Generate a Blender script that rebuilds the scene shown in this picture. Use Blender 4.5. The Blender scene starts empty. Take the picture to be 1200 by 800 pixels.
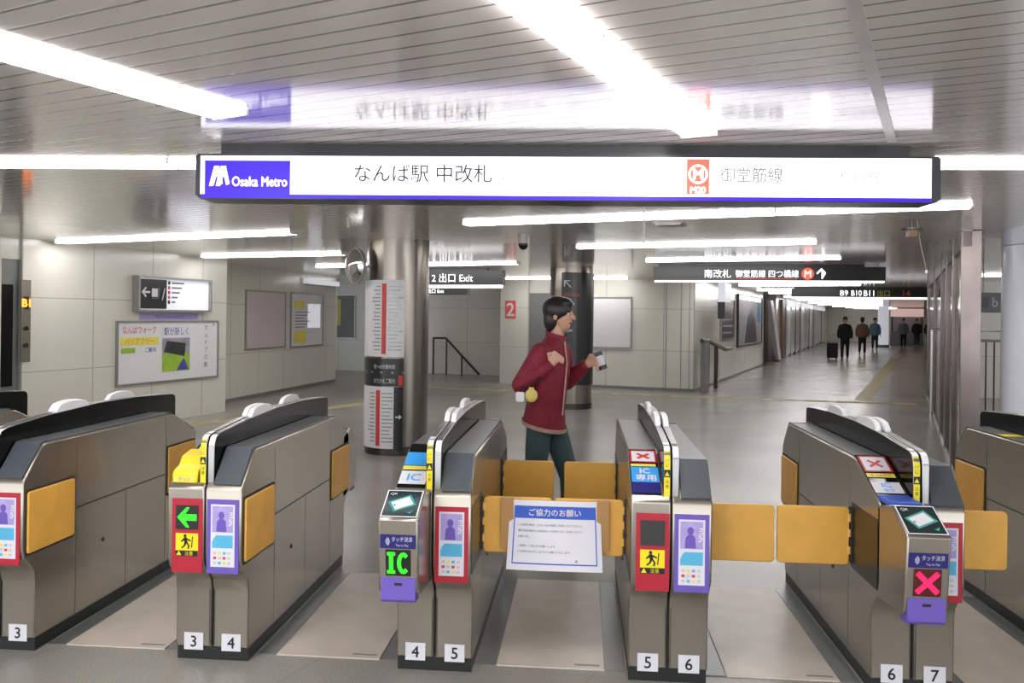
import bpy, bmesh, math, random
from mathutils import Vector, Matrix, Euler

random.seed(7)
S = bpy.context.scene
COL = S.collection
PI = math.pi

# ------------------------------------------------------------------ camera
cam_d = bpy.data.cameras.new('camera')
cam_d.sensor_width = 36.0
cam_d.lens = 968.0 / 1200.0 * 36.0
cam_d.shift_y = -30.0 / 1200.0
cam_d.clip_end = 300
cam = bpy.data.objects.new('camera', cam_d)
COL.objects.link(cam)
cam.matrix_world = (Matrix.Translation((0, 0, 1.6)) @ Matrix.Rotation(0.085, 4, 'Z')
                    @ Matrix.Rotation(PI / 2, 4, 'X') @ Matrix.Rotation(0.012, 4, 'Z'))
S.camera = cam

# ------------------------------------------------------------------ world, exposure
W = bpy.data.worlds.new('world')
S.world = W
W.use_nodes = True
W.node_tree.nodes['Background'].inputs[0].default_value = (0.93, 0.95, 1.0, 1)
W.node_tree.nodes['Background'].inputs[1].default_value = 1.7
S.view_settings.view_transform = 'Standard'
S.view_settings.look = 'None'
S.view_settings.gamma = 1.0
S.view_settings.use_curve_mapping = False
S.view_settings.exposure = 0.98
S.cycles.use_denoising = True
S.cycles.max_bounces = 8
S.cycles.sample_clamp_indirect = 6.0
S.cycles.caustics_reflective = False

LAMP_E = 9.0      # ceiling lamp radiance
SIGN_E = 0.62       # lit sign faces

CEIL = 2.45
BANG = 0.345       # the building's long axis, clockwise from +Y


# ------------------------------------------------------------------ materials
def lin(c):
    def f(v):
        v = v / 255.0
        return v / 12.92 if v <= 0.04045 else ((v + 0.055) / 1.055) ** 2.4
    return (f(c[0]), f(c[1]), f(c[2]), 1.0)


MATS = {}


def mat(name, rgb, rough=0.5, metal=0.0, noise=0.06, scale=8.0, emit=0.0, spec=0.5, bump=0.0, coat=0.0,
        stretch=None, trans=0.0):
    m = bpy.data.materials.new(name)
    m.use_nodes = True
    nt = m.node_tree
    b = nt.nodes['Principled BSDF']
    c = lin(rgb)
    b.inputs['Roughness'].default_value = rough
    b.inputs['Metallic'].default_value = metal
    b.inputs['Specular IOR Level'].default_value = spec
    b.inputs['Coat Weight'].default_value = coat
    b.inputs['Coat Roughness'].default_value = 0.06
    b.inputs['Transmission Weight'].default_value = trans
    if noise > 0 or bump > 0:
        tc = nt.nodes.new('ShaderNodeTexCoord')
        mp = nt.nodes.new('ShaderNodeMapping')
        if stretch:
            mp.inputs['Scale'].default_value = stretch
        nz = nt.nodes.new('ShaderNodeTexNoise')
        nz.inputs['Scale'].default_value = scale
        nz.inputs['Detail'].default_value = 4
        nt.links.new(tc.outputs['Object'], mp.inputs[0])
        nt.links.new(mp.outputs[0], nz.inputs['Vector'])
        rp = nt.nodes.new('ShaderNodeValToRGB')
        rp.color_ramp.elements[0].position = 0.3
        rp.color_ramp.elements[1].position = 0.7
        rp.color_ramp.elements[0].color = tuple(v * (1 - noise) for v in c[:3]) + (1,)
        rp.color_ramp.elements[1].color = tuple(min(1, v * (1 + noise)) for v in c[:3]) + (1,)
        nt.links.new(nz.outputs['Fac'], rp.inputs[0])
        nt.links.new(rp.outputs[0], b.inputs['Base Color'])
        if bump > 0:
            bp = nt.nodes.new('ShaderNodeBump')
            bp.inputs['Strength'].default_value = bump
            bp.inputs['Distance'].default_value = 0.002
            nt.links.new(nz.outputs['Fac'], bp.inputs['Height'])
            nt.links.new(bp.outputs[0], b.inputs['Normal'])
    else:
        b.inputs['Base Color'].default_value = c
    if emit > 0:
        b.inputs['Emission Color'].default_value = c
        b.inputs['Emission Strength'].default_value = emit
    MATS[name] = m
    return m


def mnode(nt, op, a, b_=None):
    n = nt.nodes.new('ShaderNodeMath')
    n.operation = op
    for i, v in enumerate((a, b_)):
        if v is None:
            continue
        if isinstance(v, (int, float)):
            n.inputs[i].default_value = v
        else:
            nt.links.new(v, n.inputs[i])
    return n.outputs[0]


def line_mat(name, base, dark, pitch, width, ang, rough, pitch2=None, width2=0.01, off2=0.0, spec=0.5, spread=0.05,
             nscale=1.5, use_z=False, mixdark=1.0, speckle=0.0, bumpd=0.0, coat=0.0):
    """panelled surface: joint lines every `pitch` along the axis turned by `ang`, optional second set"""
    m = bpy.data.materials.new(name)
    m.use_nodes = True
    nt = m.node_tree
    b = nt.nodes['Principled BSDF']
    b.inputs['Roughness'].default_value = rough
    b.inputs['Specular IOR Level'].default_value = spec
    b.inputs['Coat Weight'].default_value = coat
    b.inputs['Coat Roughness'].default_value = 0.10
    tc = nt.nodes.new('ShaderNodeTexCoord')
    sp = nt.nodes.new('ShaderNodeSeparateXYZ')
    nt.links.new(tc.outputs['Object'], sp.inputs[0])
    x, y, z = sp.outputs
    along = mnode(nt, 'ADD', mnode(nt, 'MULTIPLY', x, math.sin(ang)), mnode(nt, 'MULTIPLY', y, math.cos(ang)))
    across = z if use_z else mnode(nt, 'SUBTRACT', mnode(nt, 'MULTIPLY', x, math.cos(ang)), mnode(nt, 'MULTIPLY', y, math.sin(ang)))

    def lines(v, p, w, o=0.0):
        fr = mnode(nt, 'FRACT', mnode(nt, 'ADD', mnode(nt, 'DIVIDE', v, p), 100.0 + o))
        return mnode(nt, 'LESS_THAN', fr, w / p)
    L = lines(along, pitch, width)
    if pitch2:
        L = mnode(nt, 'MAXIMUM', L, lines(across, pitch2, width2, off2))
    nz = nt.nodes.new('ShaderNodeTexNoise')
    nz.inputs['Scale'].default_value = nscale
    nz.inputs['Detail'].default_value = 5
    nt.links.new(tc.outputs['Object'], nz.inputs['Vector'])
    c = lin(base)
    rp = nt.nodes.new('ShaderNodeValToRGB')
    rp.color_ramp.elements[0].position = 0.3
    rp.color_ramp.elements[1].position = 0.7
    rp.color_ramp.elements[0].color = tuple(v * (1 - spread) for v in c[:3]) + (1,)
    rp.color_ramp.elements[1].color = tuple(v * (1 + spread) for v in c[:3]) + (1,)
    nt.links.new(nz.outputs['Fac'], rp.inputs[0])
    colr = rp.outputs[0]
    if speckle > 0:
        n2 = nt.nodes.new('ShaderNodeTexNoise')
        n2.inputs['Scale'].default_value = 140
        n2.inputs['Detail'].default_value = 2
        nt.links.new(tc.outputs['Object'], n2.inputs['Vector'])
        r2 = nt.nodes.new('ShaderNodeValToRGB')
        r2.color_ramp.elements[0].position = 0.35
        r2.color_ramp.elements[1].position = 0.65
        r2.color_ramp.elements[0].color = (1 - speckle,) * 3 + (1,)
        r2.color_ramp.elements[1].color = (1 + speckle,) * 3 + (1,)
        nt.links.new(n2.outputs['Fac'], r2.inputs[0])
        mm = nt.nodes.new('ShaderNodeMix')
        mm.data_type = 'RGBA'
        mm.blend_type = 'MULTIPLY'
        mm.inputs[0].default_value = 1
        nt.links.new(colr, mm.inputs[6])
        nt.links.new(r2.outputs[0], mm.inputs[7])
        colr = mm.outputs[2]
    mx = nt.nodes.new('ShaderNodeMix')
    mx.data_type = 'RGBA'
    nt.links.new(mnode(nt, 'MULTIPLY', L, mixdark), mx.inputs[0])
    nt.links.new(colr, mx.inputs[6])
    mx.inputs[7].default_value = lin(dark)
    nt.links.new(mx.outputs[2], b.inputs['Base Color'])
    if bumpd > 0:
        bp = nt.nodes.new('ShaderNodeBump')
        bp.inputs['Strength'].default_value = 0.6
        bp.inputs['Distance'].default_value = bumpd
        bp.invert = True
        nt.links.new(L, bp.inputs['Height'])
        nt.links.new(bp.outputs[0], b.inputs['Normal'])
    MATS[name] = m


line_mat('floor_tile', (143, 141, 135), (112, 111, 106), 1.8, 0.012, BANG, 0.24, 1.2, 0.012, spread=0.10, nscale=0.9,
         mixdark=0.22, speckle=0.16)
line_mat('ceiling_slats', (232, 225, 219), (140, 134, 129), 0.105, 0.012, 0.37, 0.12, spread=0.02, spec=1.0, bumpd=0.0008, coat=0.4)
line_mat('wall_panel', (214, 212, 200), (140, 138, 128), 1.05, 0.016, PI / 2, 0.22, 0.9, 0.012, off2=0.06, spread=0.03, use_z=True, mixdark=0.6)
line_mat('wall_panel_facing', (212, 211, 200), (140, 138, 128), 1.3, 0.016, PI / 2, 0.22, 0.92, 0.012, off2=0.06, spread=0.03, use_z=True, mixdark=0.6)
mat('steel', (164, 157, 145), 0.24, 0.85, 0.05, 2)
mat('steel_light', (205, 204, 200), 0.22, 0.9, 0.04, 3)
mat('steel_pillar', (124, 117, 109), 0.25, 0.9, 0.16, 2, stretch=(3, 3, .35))
mat('seam_dark', (46, 45, 42), 0.6)
mat('black_plastic', (16, 18, 17), 0.14, 0, 0.1, 20, spec=0.3)
mat('spine_rim', (150, 150, 148), 0.28, 0.85, 0.04, 3)
mat('seam_soft', (92, 88, 80), 0.5)
mat('spine_black', (13, 15, 14), 0.16, 0, 0.1, 20, spec=0.16)
mat('black_matte', (24, 25, 25), 0.5)
mat('plinth_black', (28, 32, 30), 0.4)
mat('grey_cover', (84, 87, 88), 0.38, 0, 0.06, 40)
mat('slate_panel', (74, 80, 86), 0.32, 0, 0.04, 30)
mat('white_plastic', (236, 236, 238), 0.3, 0, 0.02)
mat('white_paper', (220, 219, 226), 0.5, 0, 0.02)
mat('yellow_flap', (230, 174, 76), 0.42, 0, 0.07, 9, bump=0.08)
mat('yellow_sticker', (240, 220, 20), 0.4, 0, 0.02)
mat('yellow_box', (238, 212, 44), 0.35, 0, 0.03)
mat('lime', (190, 226, 70), 0.35)
mat('red_sticker', (176, 24, 48), 0.4, 0, 0.04)
mat('red_pale', (222, 88, 80), 0.45)
mat('violet', (104, 84, 178), 0.45, 0, 0.04)
mat('lilac', (170, 156, 212), 0.45, 0, 0.10, 30)
mat('sky_blue', (84, 178, 216), 0.45, 0, 0.04)
mat('blue', (40, 84, 190), 0.4, 0, 0.03)
mat('bright_blue', (60, 160, 236), 0.3, 0, 0.05)
mat('navy', (34, 32, 112), 0.35, 0, 0.04)
mat('teal', (40, 150, 140), 0.4)
mat('dark_screen', (30, 46, 48), 0.10, 0, 0.05, spec=0.7)
mat('led_off', (40, 42, 38), 0.35)
mat('led_back', (14, 16, 12), 0.4)
mat('led_dark_red', (80, 14, 16), 0.4)
mat('led_green', (40, 226, 30), 0.5, 0, 0, emit=0.75)
mat('led_red', (255, 20, 70), 0.5, 0, 0, emit=1.0)
mat('led_orange', (255, 130, 40), 0.5, 0, 0, emit=2.0)
mat('ink', (24, 24, 30), 0.6)
mat('ink_grey', (120, 120, 132), 0.6)
mat('brown_tape', (176, 132, 76), 0.4)
mat('lane_plate', (202, 192, 180), 0.3, 0, 0.09, 5)
mat('lane_strip', (128, 132, 132), 0.3, 0.5, 0.06, 5)
mat('slot_grey', (140, 132, 124), 0.5)
mat('sign_black', (22, 24, 24), 0.3, 0, 0.03)
mat('sign_frame', (20, 20, 34), 0.3, 0, 0.03)
mat('sign_white', (250, 250, 255), 0.5, 0, 0, emit=SIGN_E)
mat('sign_blue', (52, 18, 196), 0.5, 0, 0, emit=0.4)
mat('sign_text', (36, 36, 60), 0.5, 0, 0)
mat('sign_text_faint', (176, 176, 186), 0.5, 0, 0, emit=0.12)  # ink paled, the sign's washing-out glare put into the colour
mat('sign_text_mid', (130, 130, 142), 0.5, 0, 0, emit=0.1)
mat('sign_red', (240, 78, 60), 0.5, 0, 0, emit=0.9)
mat('sign_pink_washed', (250, 214, 220), 0.5, 0, 0, emit=1.6)  # pink bleached almost white, overexposure painted into the colour
mat('sign_glow', (255, 255, 255), 0.5, 0, 0, emit=0.95)
mat('lamp_glow', (255, 252, 252), 0.5, 0, 0, emit=LAMP_E)
mat('lamp_housing', (225, 224, 220), 0.4)
mat('lamp_joint', (170, 168, 164), 0.4)
mat('ceiling_strip', (196, 192, 186), 0.3)
mat('board_white', (226, 226, 226), 0.3, 0, 0.02)
mat('board_pink', (204, 190, 190), 0.3, 0, 0.05, 2)
mat('board_frame', (150, 150, 148), 0.35, 0.5)
mat('map_white', (214, 214, 216), 0.3, 0, 0.02)
mat('map_red', (204, 60, 58), 0.4)
mat('lightbox_white', (222, 224, 232), 0.4, 0, 0.02, emit=0.25)
mat('poster_green', (150, 188, 60), 0.4, 0, 0.15, 9)
mat('poster_yellow', (234, 220, 90), 0.4)
mat('poster_blue', (72, 74, 160), 0.4, 0, 0.2, 12)
mat('poster_grey', (150, 152, 160), 0.4, 0, 0.2, 8)
mat('poster_dark', (56, 56, 58), 0.3, 0, 0.2, 5)
mat('door_grey', (120, 122, 120), 0.4)
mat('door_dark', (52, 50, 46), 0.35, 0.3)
mat('tactile', (178, 166, 128), 0.5, 0, 0.06, 20)
mat('column_white', (236, 238, 246), 0.22, 0, 0.02)
mat('blue_post', (40, 110, 136), 0.4)
mat('mirror', (200, 200, 198), 0.05, 1.0, 0)
mat('brown_post', (134, 96, 74), 0.4)
mat('shop_white', (206, 206, 206), 0.2)
mat('dark_metal', (70, 66, 62), 0.3, 0.8, 0.1)
mat('partition_steel', (122, 112, 108), 0.25, 0.9, 0.14, 4)
mat('fabric_maroon', (126, 26, 48), 0.75, 0, 0.14, 25, bump=0.3)
mat('fabric_cream', (186, 156, 140), 0.8)
mat('denim', (62, 84, 86), 0.85, 0, 0.14, 40, bump=0.3)
mat('skin', (202, 156, 130), 0.5, 0, 0.05, 12)
mat('hair', (34, 29, 29), 0.45, 0, 0.25, 40)
mat('eye_white', (225, 222, 218), 0.3)
mat('lip', (160, 92, 84), 0.5)
mat('shoe_dark', (40, 38, 38), 0.5)
mat('fabric_black', (26, 26, 28), 0.8, 0, 0.15, 25)
mat('fabric_navy', (44, 50, 66), 0.8, 0, 0.15, 25)
mat('fabric_brown', (110, 84, 66), 0.8, 0, 0.15, 25)
mat('fabric_blue', (98, 128, 150), 0.8, 0, 0.15, 25)
mat('fabric_grey', (120, 120, 124), 0.8, 0, 0.15, 25)
mat('pouch_yellow', (222, 204, 110), 0.6)
mat('pink_lit', (236, 200, 194), 0.5, 0, 0, emit=0.25)


def glass_mat(name, rgb, alpha):
    m = mat(name, rgb, 0.05, 0, 0)
    m.node_tree.nodes['Principled BSDF'].inputs['Alpha'].default_value = alpha
    return m


glass_mat('pane', (120, 112, 104), 0.35)


# ------------------------------------------------------------------ mesh helpers
_TEXT = {}


def text_mesh(s):
    if s in _TEXT:
        return _TEXT[s]
    cu = bpy.data.curves.new('txt', 'FONT')
    cu.body = s
    cu.size = 1.0
    cu.resolution_u = 3
    ob = bpy.data.objects.new('txt', cu)
    COL.objects.link(ob)
    dg = bpy.context.evaluated_depsgraph_get()
    me = bpy.data.meshes.new_from_object(ob.evaluated_get(dg), depsgraph=dg)
    vs = [tuple(v.co) for v in me.vertices]
    fs = [tuple(p.vertices) for p in me.polygons]
    bpy.data.objects.remove(ob)
    bpy.data.meshes.remove(me)
    if vs:
        x0 = min(v[0] for v in vs); x1 = max(v[0] for v in vs)
        y0 = min(v[1] for v in vs); y1 = max(v[1] for v in vs)
    else:
        x0 = x1 = y0 = y1 = 0
    _TEXT[s] = (vs, fs, (x0, x1, y0, y1))
    return _TEXT[s]


class MB:
    def __init__(self):
        self.v, self.f, self.m, self.names = [], [], [], []

    def mi(self, name):
        if name not in self.names:
            self.names.append(name)
        return self.names.index(name)

    def add(self, vs, fs, m, M=None):
        o = len(self.v)
        k = self.mi(m)
        for p in vs:
            p = Vector(p)
            self.v.append(tuple(M @ p) if M else tuple(p))
        for f in fs:
            self.f.append(tuple(o + i for i in f))
            self.m.append(k)
        return self

    def box(self, x0, x1, y0, y1, z0, z1, m, M=None):
        vs = [(x, y, z) for z in (z0, z1) for y in (y0, y1) for x in (x0, x1)]
        fs = [(0, 2, 3, 1), (4, 5, 7, 6), (0, 1, 5, 4), (2, 6, 7, 3), (0, 4, 6, 2), (1, 3, 7, 5)]
        return self.add(vs, fs, m, M)

    def prism(self, prof, lo, hi, m, axis='x', rim=None, M=None):
        """polygon extruded along an axis; x: (y,z), y: (x,z), z: (x,y)"""
        def P(a, b, t):
            return {'x': (t, a, b), 'y': (a, t, b), 'z': (a, b, t)}[axis]
        n = len(prof)
        vs = [P(a, b, lo) for a, b in prof] + [P(a, b, hi) for a, b in prof]
        self.add(vs, [tuple(range(n - 1, -1, -1)), tuple(range(n, 2 * n))], m, M)
        o = len(self.v) - 2 * n
        k = self.mi(rim or m)
        for i in range(n):
            j = (i + 1) % n
            self.f.append((o + i, o + j, o + n + j, o + n + i))
            self.m.append(k)
        return self

    def cyl(self, p0, p1, r0, m, r1=None, seg=16, M=None, caps=True):
        r1 = r0 if r1 is None else r1
        p0, p1 = Vector(p0), Vector(p1)
        d = (p1 - p0).normalized()
        a = d.orthogonal().normalized()
        b = d.cross(a)
        vs = []
        for p, r in ((p0, r0), (p1, r1)):
            for i in range(seg):
                t = 2 * PI * i / seg
                vs.append(p + a * (r * math.cos(t)) + b * (r * math.sin(t)))
        fs = [(i, (i + 1) % seg, seg + (i + 1) % seg, seg + i) for i in range(seg)]
        if caps:
            fs += [tuple(range(seg - 1, -1, -1)), tuple(range(seg, 2 * seg))]
        return self.add(vs, fs, m, M)

    def tube(self, pts, r, m, seg=10):
        for a, b in zip(pts[:-1], pts[1:]):
            self.cyl(a, b, r, m, seg=seg)
        for p in pts[1:-1]:
            self.ball(p, (r, r, r), m, 8, 6)
        return self

    def ball(self, c, r, m, seg=16, rings=10, M=None):
        vs = [(c[0], c[1], c[2] - r[2])]
        for j in range(1, rings):
            ph = PI * j / rings
            for i in range(seg):
                t = 2 * PI * i / seg
                vs.append((c[0] + r[0] * math.sin(ph) * math.cos(t), c[1] + r[1] * math.sin(ph) * math.sin(t), c[2] - r[2] * math.cos(ph)))
        vs.append((c[0], c[1], c[2] + r[2]))
        fs = [(0, 1 + (i + 1) % seg, 1 + i) for i in range(seg)]
        for j in range(rings - 2):
            for i in range(seg):
                a = 1 + j * seg
                fs.append((a + i, a + (i + 1) % seg, a + seg + (i + 1) % seg, a + seg + i))
        a = 1 + (rings - 2) * seg
        fs += [(a + i, a + (i + 1) % seg, len(vs) - 1) for i in range(seg)]
        return self.add(vs, fs, m, M)

    def loft(self, rings, m, seg=24):
        """rings: (cx, cy, cz, rx, ry, tilt) ; tilt leans the ring about Y"""
        vs = []
        for (cx, cy, cz, rx, ry, tl) in rings:
            for i in range(seg):
                t = 2 * PI * i / seg
                x = rx * math.cos(t)
                vs.append((cx + x * math.cos(tl), cy + ry * math.sin(t), cz - x * math.sin(tl)))
        fs = []
        for j in range(len(rings) - 1):
            for i in range(seg):
                a = j * seg
                fs.append((a + i, a + (i + 1) % seg, a + seg + (i + 1) % seg, a + seg + i))
        fs.append(tuple(range(seg - 1, -1, -1)))
        n = (len(rings) - 1) * seg
        fs.append(tuple(range(n, n + seg)))
        return self.add(vs, fs, m)

    def chain(self, pts, rad, m, seg=14):
        for i in range(len(pts) - 1):
            self.cyl(pts[i], pts[i + 1], rad[i], m, rad[i + 1], seg)
        for p, r in zip(pts, rad):
            self.ball(p, (r, r, r), m, seg, 8)
        return self

    def face(self, pts, m):
        return self.add(pts, [tuple(range(len(pts)))], m)

    def poly(self, o, u, v, pts, m, n=0.0):
        o, u, v = Vector(o), Vector(u), Vector(v)
        nn = u.cross(v).normalized() * n
        return self.add([o + u * a + v * b + nn for a, b in pts], [tuple(range(len(pts)))], m)

    def rect(self, o, u, v, a0, a1, b0, b1, m, n=0.0):
        return self.poly(o, u, v, [(a0, b0), (a1, b0), (a1, b1), (a0, b1)], m, n)

    def text(self, s, o, u, v, h, m, n=0.001, align='C', maxw=None, bold=0):
        """letters of cap height ~h, placed at o in the plane of u,v"""
        vs, fs, (x0, x1, y0, y1) = text_mesh(s)
        if not vs:
            return self
        k = h / max(1e-6, (y1 - y0))
        kx = k
        if maxw and (x1 - x0) * kx > maxw:
            kx = maxw / (x1 - x0)
        o, u, v = Vector(o), Vector(u), Vector(v)
        nn = u.cross(v).normalized() * n
        cx = {'C': (x0 + x1) / 2, 'L': x0, 'R': x1}[align]
        offs = [(0, 0)] if not bold else [(-bold, 0), (bold, 0), (0, bold), (0, -bold)]
        for q, (dx, dy) in enumerate(offs):
            e = u.cross(v).normalized() * (q * 0.00015)
            self.add([o + u * ((p[0] - cx) * kx + dx) + v * ((p[1] - (y0 + y1) / 2) * k + dy) + nn + e for p in vs], fs, m)
        return self

    def build(self, name, parent=None, smooth=30, bevel=0.0, seg=2, loc=None, rotz=None):
        me = bpy.data.meshes.new(name)
        me.from_pydata(self.v, [], self.f)
        for nm in self.names:
            me.materials.append(MATS[nm])
        me.polygons.foreach_set('material_index', self.m)
        bm = bmesh.new()
        bm.from_mesh(me)
        bm.to_mesh(me)
        bm.free()
        if smooth:
            me.polygons.foreach_set('use_smooth', [True] * len(me.polygons))
            me.set_sharp_from_angle(angle=math.radians(smooth))
        me.update()
        ob = bpy.data.objects.new(name, me)
        COL.objects.link(ob)
        if parent:
            ob.parent = parent
        if loc:
            ob.location = loc
        if rotz is not None:
            ob.rotation_euler = (0, 0, rotz)
        if bevel:
            md = ob.modifiers.new('bevel', 'BEVEL')
            md.width = bevel
            md.segments = seg
            md.limit_method = 'ANGLE'
            md.angle_limit = math.radians(25)
            md.harden_normals = False
        return ob

    def remesh(self, name, voxel, m, parent=None, smooth=4):
        ob = self.build(name, None, 0)
        md = ob.modifiers.new('r', 'REMESH')
        md.mode = 'VOXEL'
        md.voxel_size = voxel
        md.use_smooth_shade = True
        s = ob.modifiers.new('s', 'SMOOTH')
        s.iterations = smooth
        s.factor = 0.5
        dg = bpy.context.evaluated_depsgraph_get()
        me = bpy.data.meshes.new_from_object(ob.evaluated_get(dg), depsgraph=dg)
        old = ob.data
        ob.modifiers.clear()
        ob.data = me
        bpy.data.meshes.remove(old)
        me.name = name
        me.materials.clear()
        me.materials.append(MATS[m])
        me.polygons.foreach_set('material_index', [0] * len(me.polygons))
        me.polygons.foreach_set('use_smooth', [True] * len(me.polygons))
        ob.name = name
        if parent:
            ob.parent = parent
        return ob


def rrect(w, h, r, n=5, cx=0.0, cy=0.0):
    out = []
    for qx, qy, a0 in ((1, 1, 0), (-1, 1, 90), (-1, -1, 180), (1, -1, 270)):
        for i in range(n + 1):
            a = math.radians(a0 + 90 * i / n)
            out.append((cx + qx * (w / 2 - r) + r * math.cos(a), cy + qy * (h / 2 - r) + r * math.sin(a)))
    return out


def tag(o, label=None, cat=None, group=None, kind=None):
    if label:
        o['label'] = label
    if cat:
        o['category'] = cat
    if group:
        o['group'] = group
    if kind:
        o['kind'] = kind
    return o


def thing(name, label, cat, loc=(0, 0, 0), rotz=0.0, group=None):
    o = bpy.data.objects.new(name, None)
    o.empty_display_size = 0.1
    COL.objects.link(o)
    o.location = loc
    o.rotation_euler = (0, 0, rotz)
    return tag(o, label, cat, group)


def struct(mb, name, **k):
    return tag(mb.build(name, **k), kind='structure')


X_, Y_, Z_ = Vector((1, 0, 0)), Vector((0, 1, 0)), Vector((0, 0, 1))


def dirv(a):
    return Vector((math.sin(a), math.cos(a), 0))


# ================================================================== SETTING
struct(MB().box(-30, 70, -3.5, 110, -0.2, 0.0, 'floor_tile'), 'floor')
struct(MB().box(-30, 70, -3.5, 110, CEIL, CEIL + 0.2, 'ceiling_slats'), 'ceiling')


def wall(name, p, q, m, thick=0.25, z0=0.0, z1=CEIL):
    """vertical slab from p to q (plan); its thickness goes to the left of p->q"""
    p, q = Vector((p[0], p[1], 0)), Vector((q[0], q[1], 0))
    mb = MB().box(0, (q - p).length, 0, thick, z0, z1, m)
    return struct(mb, name, smooth=0, loc=p, rotz=math.atan2((q - p).y, (q - p).x))


A0 = Vector((-5.95, 12.07, 0)); Ad = dirv(0.25)
B0 = Vector((-6.3, 14.12, 0)); Bd = dirv(0.10)
R0 = Vector((2.43, 18.19, 0)); Rd = dirv(PI / 2 + 0.285)
C0 = Vector((2.43, 18.19, 0)); Cd = dirv(0.335)
P0 = Vector((3.53, 8.07, 0)); Pd = dirv(0.355)


def at(o, d, s):
    return o + d * s


wall('wall_left', at(A0, Ad, -2.85), at(A0, Ad, 0.87), 'wall_panel', 0.6)
wall('wall_left_rear', at(B0, Bd, -0.85), at(B0, Bd, 5.02), 'wall_panel')
wall('wall_left_front', at(A0, Ad, -9.0), at(A0, Ad, -3.12), 'wall_panel', 0.6)
wall('wall_back_left', (-12.0, 24.1), (-1.2, 21.77), 'wall_panel_facing')
wall('wall_back_right', at(R0, Rd, -3.28), at(R0, Rd, -0.0), 'wall_panel_facing', 0.3)
wall('wall_back_column', at(R0, Rd, -4.56), at(R0, Rd, -3.86), 'wall_panel_facing', 2.9)
wall('wall_corridor_left', at(C0, Cd, 0.0), at(C0, Cd, 11.6), 'wall_panel', 0.3)
wall('wall_corridor_left_far', at(C0, Cd, 15.2), at(C0, Cd, 49.0), 'wall_panel', 0.3)
Q0 = Vector((7.75, 18.55, 0)); Qd = dirv(0.388)
wall('wall_corridor_right', at(Q0, Qd, 48.0), at(Q0, Qd, 0.0), 'wall_panel', 0.3)
wall('wall_corridor_end', at(C0, Cd, 49.0), at(Q0, Qd, 48.0), 'wall_panel_facing', 0.3)
wall('wall_right', (8.0, 18.3), (14.0, 16.3), 'wall_panel_facing', 0.3)
# grey service door between the exit column and the board wall
d_ = MB()
o_ = at(R0, Rd, -3.86) + Vector((0.03, 0.10, 0))
d_.rect(o_, Rd, Z_, 0.0, 0.58, 0.0, 2.14, 'door_grey', 0.0)
d_.rect(o_, Rd, Z_, 0.0, 0.58, 2.14, CEIL, 'wall_panel_facing', 0.0)
d_.box(0.50, 0.52, -0.02, 0.0, 0.95, 1.15, 'steel_light', Matrix.Translation(o_) @ Matrix.Rotation(-0.285, 4, 'Z'))
struct(d_, 'door_1', smooth=0)
# doorway in the corridor wall, the opening's darkness painted as a dark panel
d_ = MB()
o_ = at(C0, Cd, 11.6) - Cd.cross(Z_) * 0.28
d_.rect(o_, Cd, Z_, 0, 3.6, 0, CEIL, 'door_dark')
d_.box(-0.06, 0.06, 0.0, 0.14, 0, CEIL, 'seam_dark', Matrix.Translation(at(C0, Cd, 11.55)) @ Matrix.Rotation(-0.335, 4, 'Z'))
struct(d_, 'door_2', smooth=0)
# baseboards along the walls
for nm, o, d, s0, s1 in (('baseboard_left', B0, Bd, -0.8, 5.0), ('baseboard_corridor', C0, Cd, 0, 11.5),
                         ('baseboard_back', R0, Rd, -3.2, 0)):
    n = d.cross(Z_)
    struct(MB().rect(at(o, d, s0) + n * 0.006, d, Z_, 0, s1 - s0, 0, 0.06, 'door_grey'), nm, smooth=0)
# vertical grooves at the rounded corner of the board wall
mb = MB()
for s in (-0.63, -0.30, -0.12, -0.02):
    mb.rect(at(R0, Rd, s) + Rd.cross(Z_) * 0.004, Rd, Z_, 0, 0.018, 0, CEIL, 'board_frame')
struct(mb, 'trim_1', smooth=0)
# pale joint strip running along the ceiling
mb = MB()
sd = (Vector((1.45, 4.05, 0)) - Vector((0.707, 2.264, 0))).normalized()
sp_ = sd.cross(Z_)
o_ = Vector((0.707, 2.264, CEIL - 0.006)) - sd * 4
mb.add([o_ - sp_ * .02, o_ + sp_ * .02, o_ + sd * 5.95 + sp_ * .02, o_ + sd * 5.95 - sp_ * .02,
        o_ - sp_ * .02 + Z_ * .006, o_ + sp_ * .02 + Z_ * .006, o_ + sd * 5.95 + sp_ * .02 + Z_ * .006, o_ + sd * 5.95 - sp_ * .02 + Z_ * .006],
       [(0, 1, 2, 3), (0, 4, 5, 1), (1, 5, 6, 2), (2, 6, 7, 3), (3, 7, 4, 0)], 'ceiling_strip')
struct(mb, 'trim_2', smooth=0)


# ------------------------------------------------------------------ ceiling lamps
def lamp(p, q, label, joints=(), w=0.16, h=0.022):
    p, q = Vector((p[0], p[1], CEIL)), Vector((q[0], q[1], CEIL))
    L = (q - p).length
    a = math.atan2((q - p).y, (q - p).x)
    t = thing('ceiling_lamp', label, 'ceiling lamp', p, a, 'ceiling lamps')
    for x in (-0.014, L):
        MB().box(x, x + 0.014, -w / 2, w / 2, -h - .003, 0.0, 'lamp_housing').build('end_cap', t, 0)
    for j in joints:
        MB().box(j * L - .008, j * L + .008, -w / 2 + .002, w / 2 - .002, -h + .006, 0.0, 'lamp_joint').build('joint', t, 0)
    js = [0.0] + [j * L for j in joints] + [L]
    for a0, a1 in zip(js[:-1], js[1:]):
        pr = [(-w / 2, -0.001), (-w / 2 + 0.01, -h), (w / 2 - 0.01, -h), (w / 2, -0.001)]
        MB().prism(pr, a0 + 0.008, a1 - 0.008, 'lamp_glow', 'x').build('diffuser', t, 0)
    return t


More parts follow.
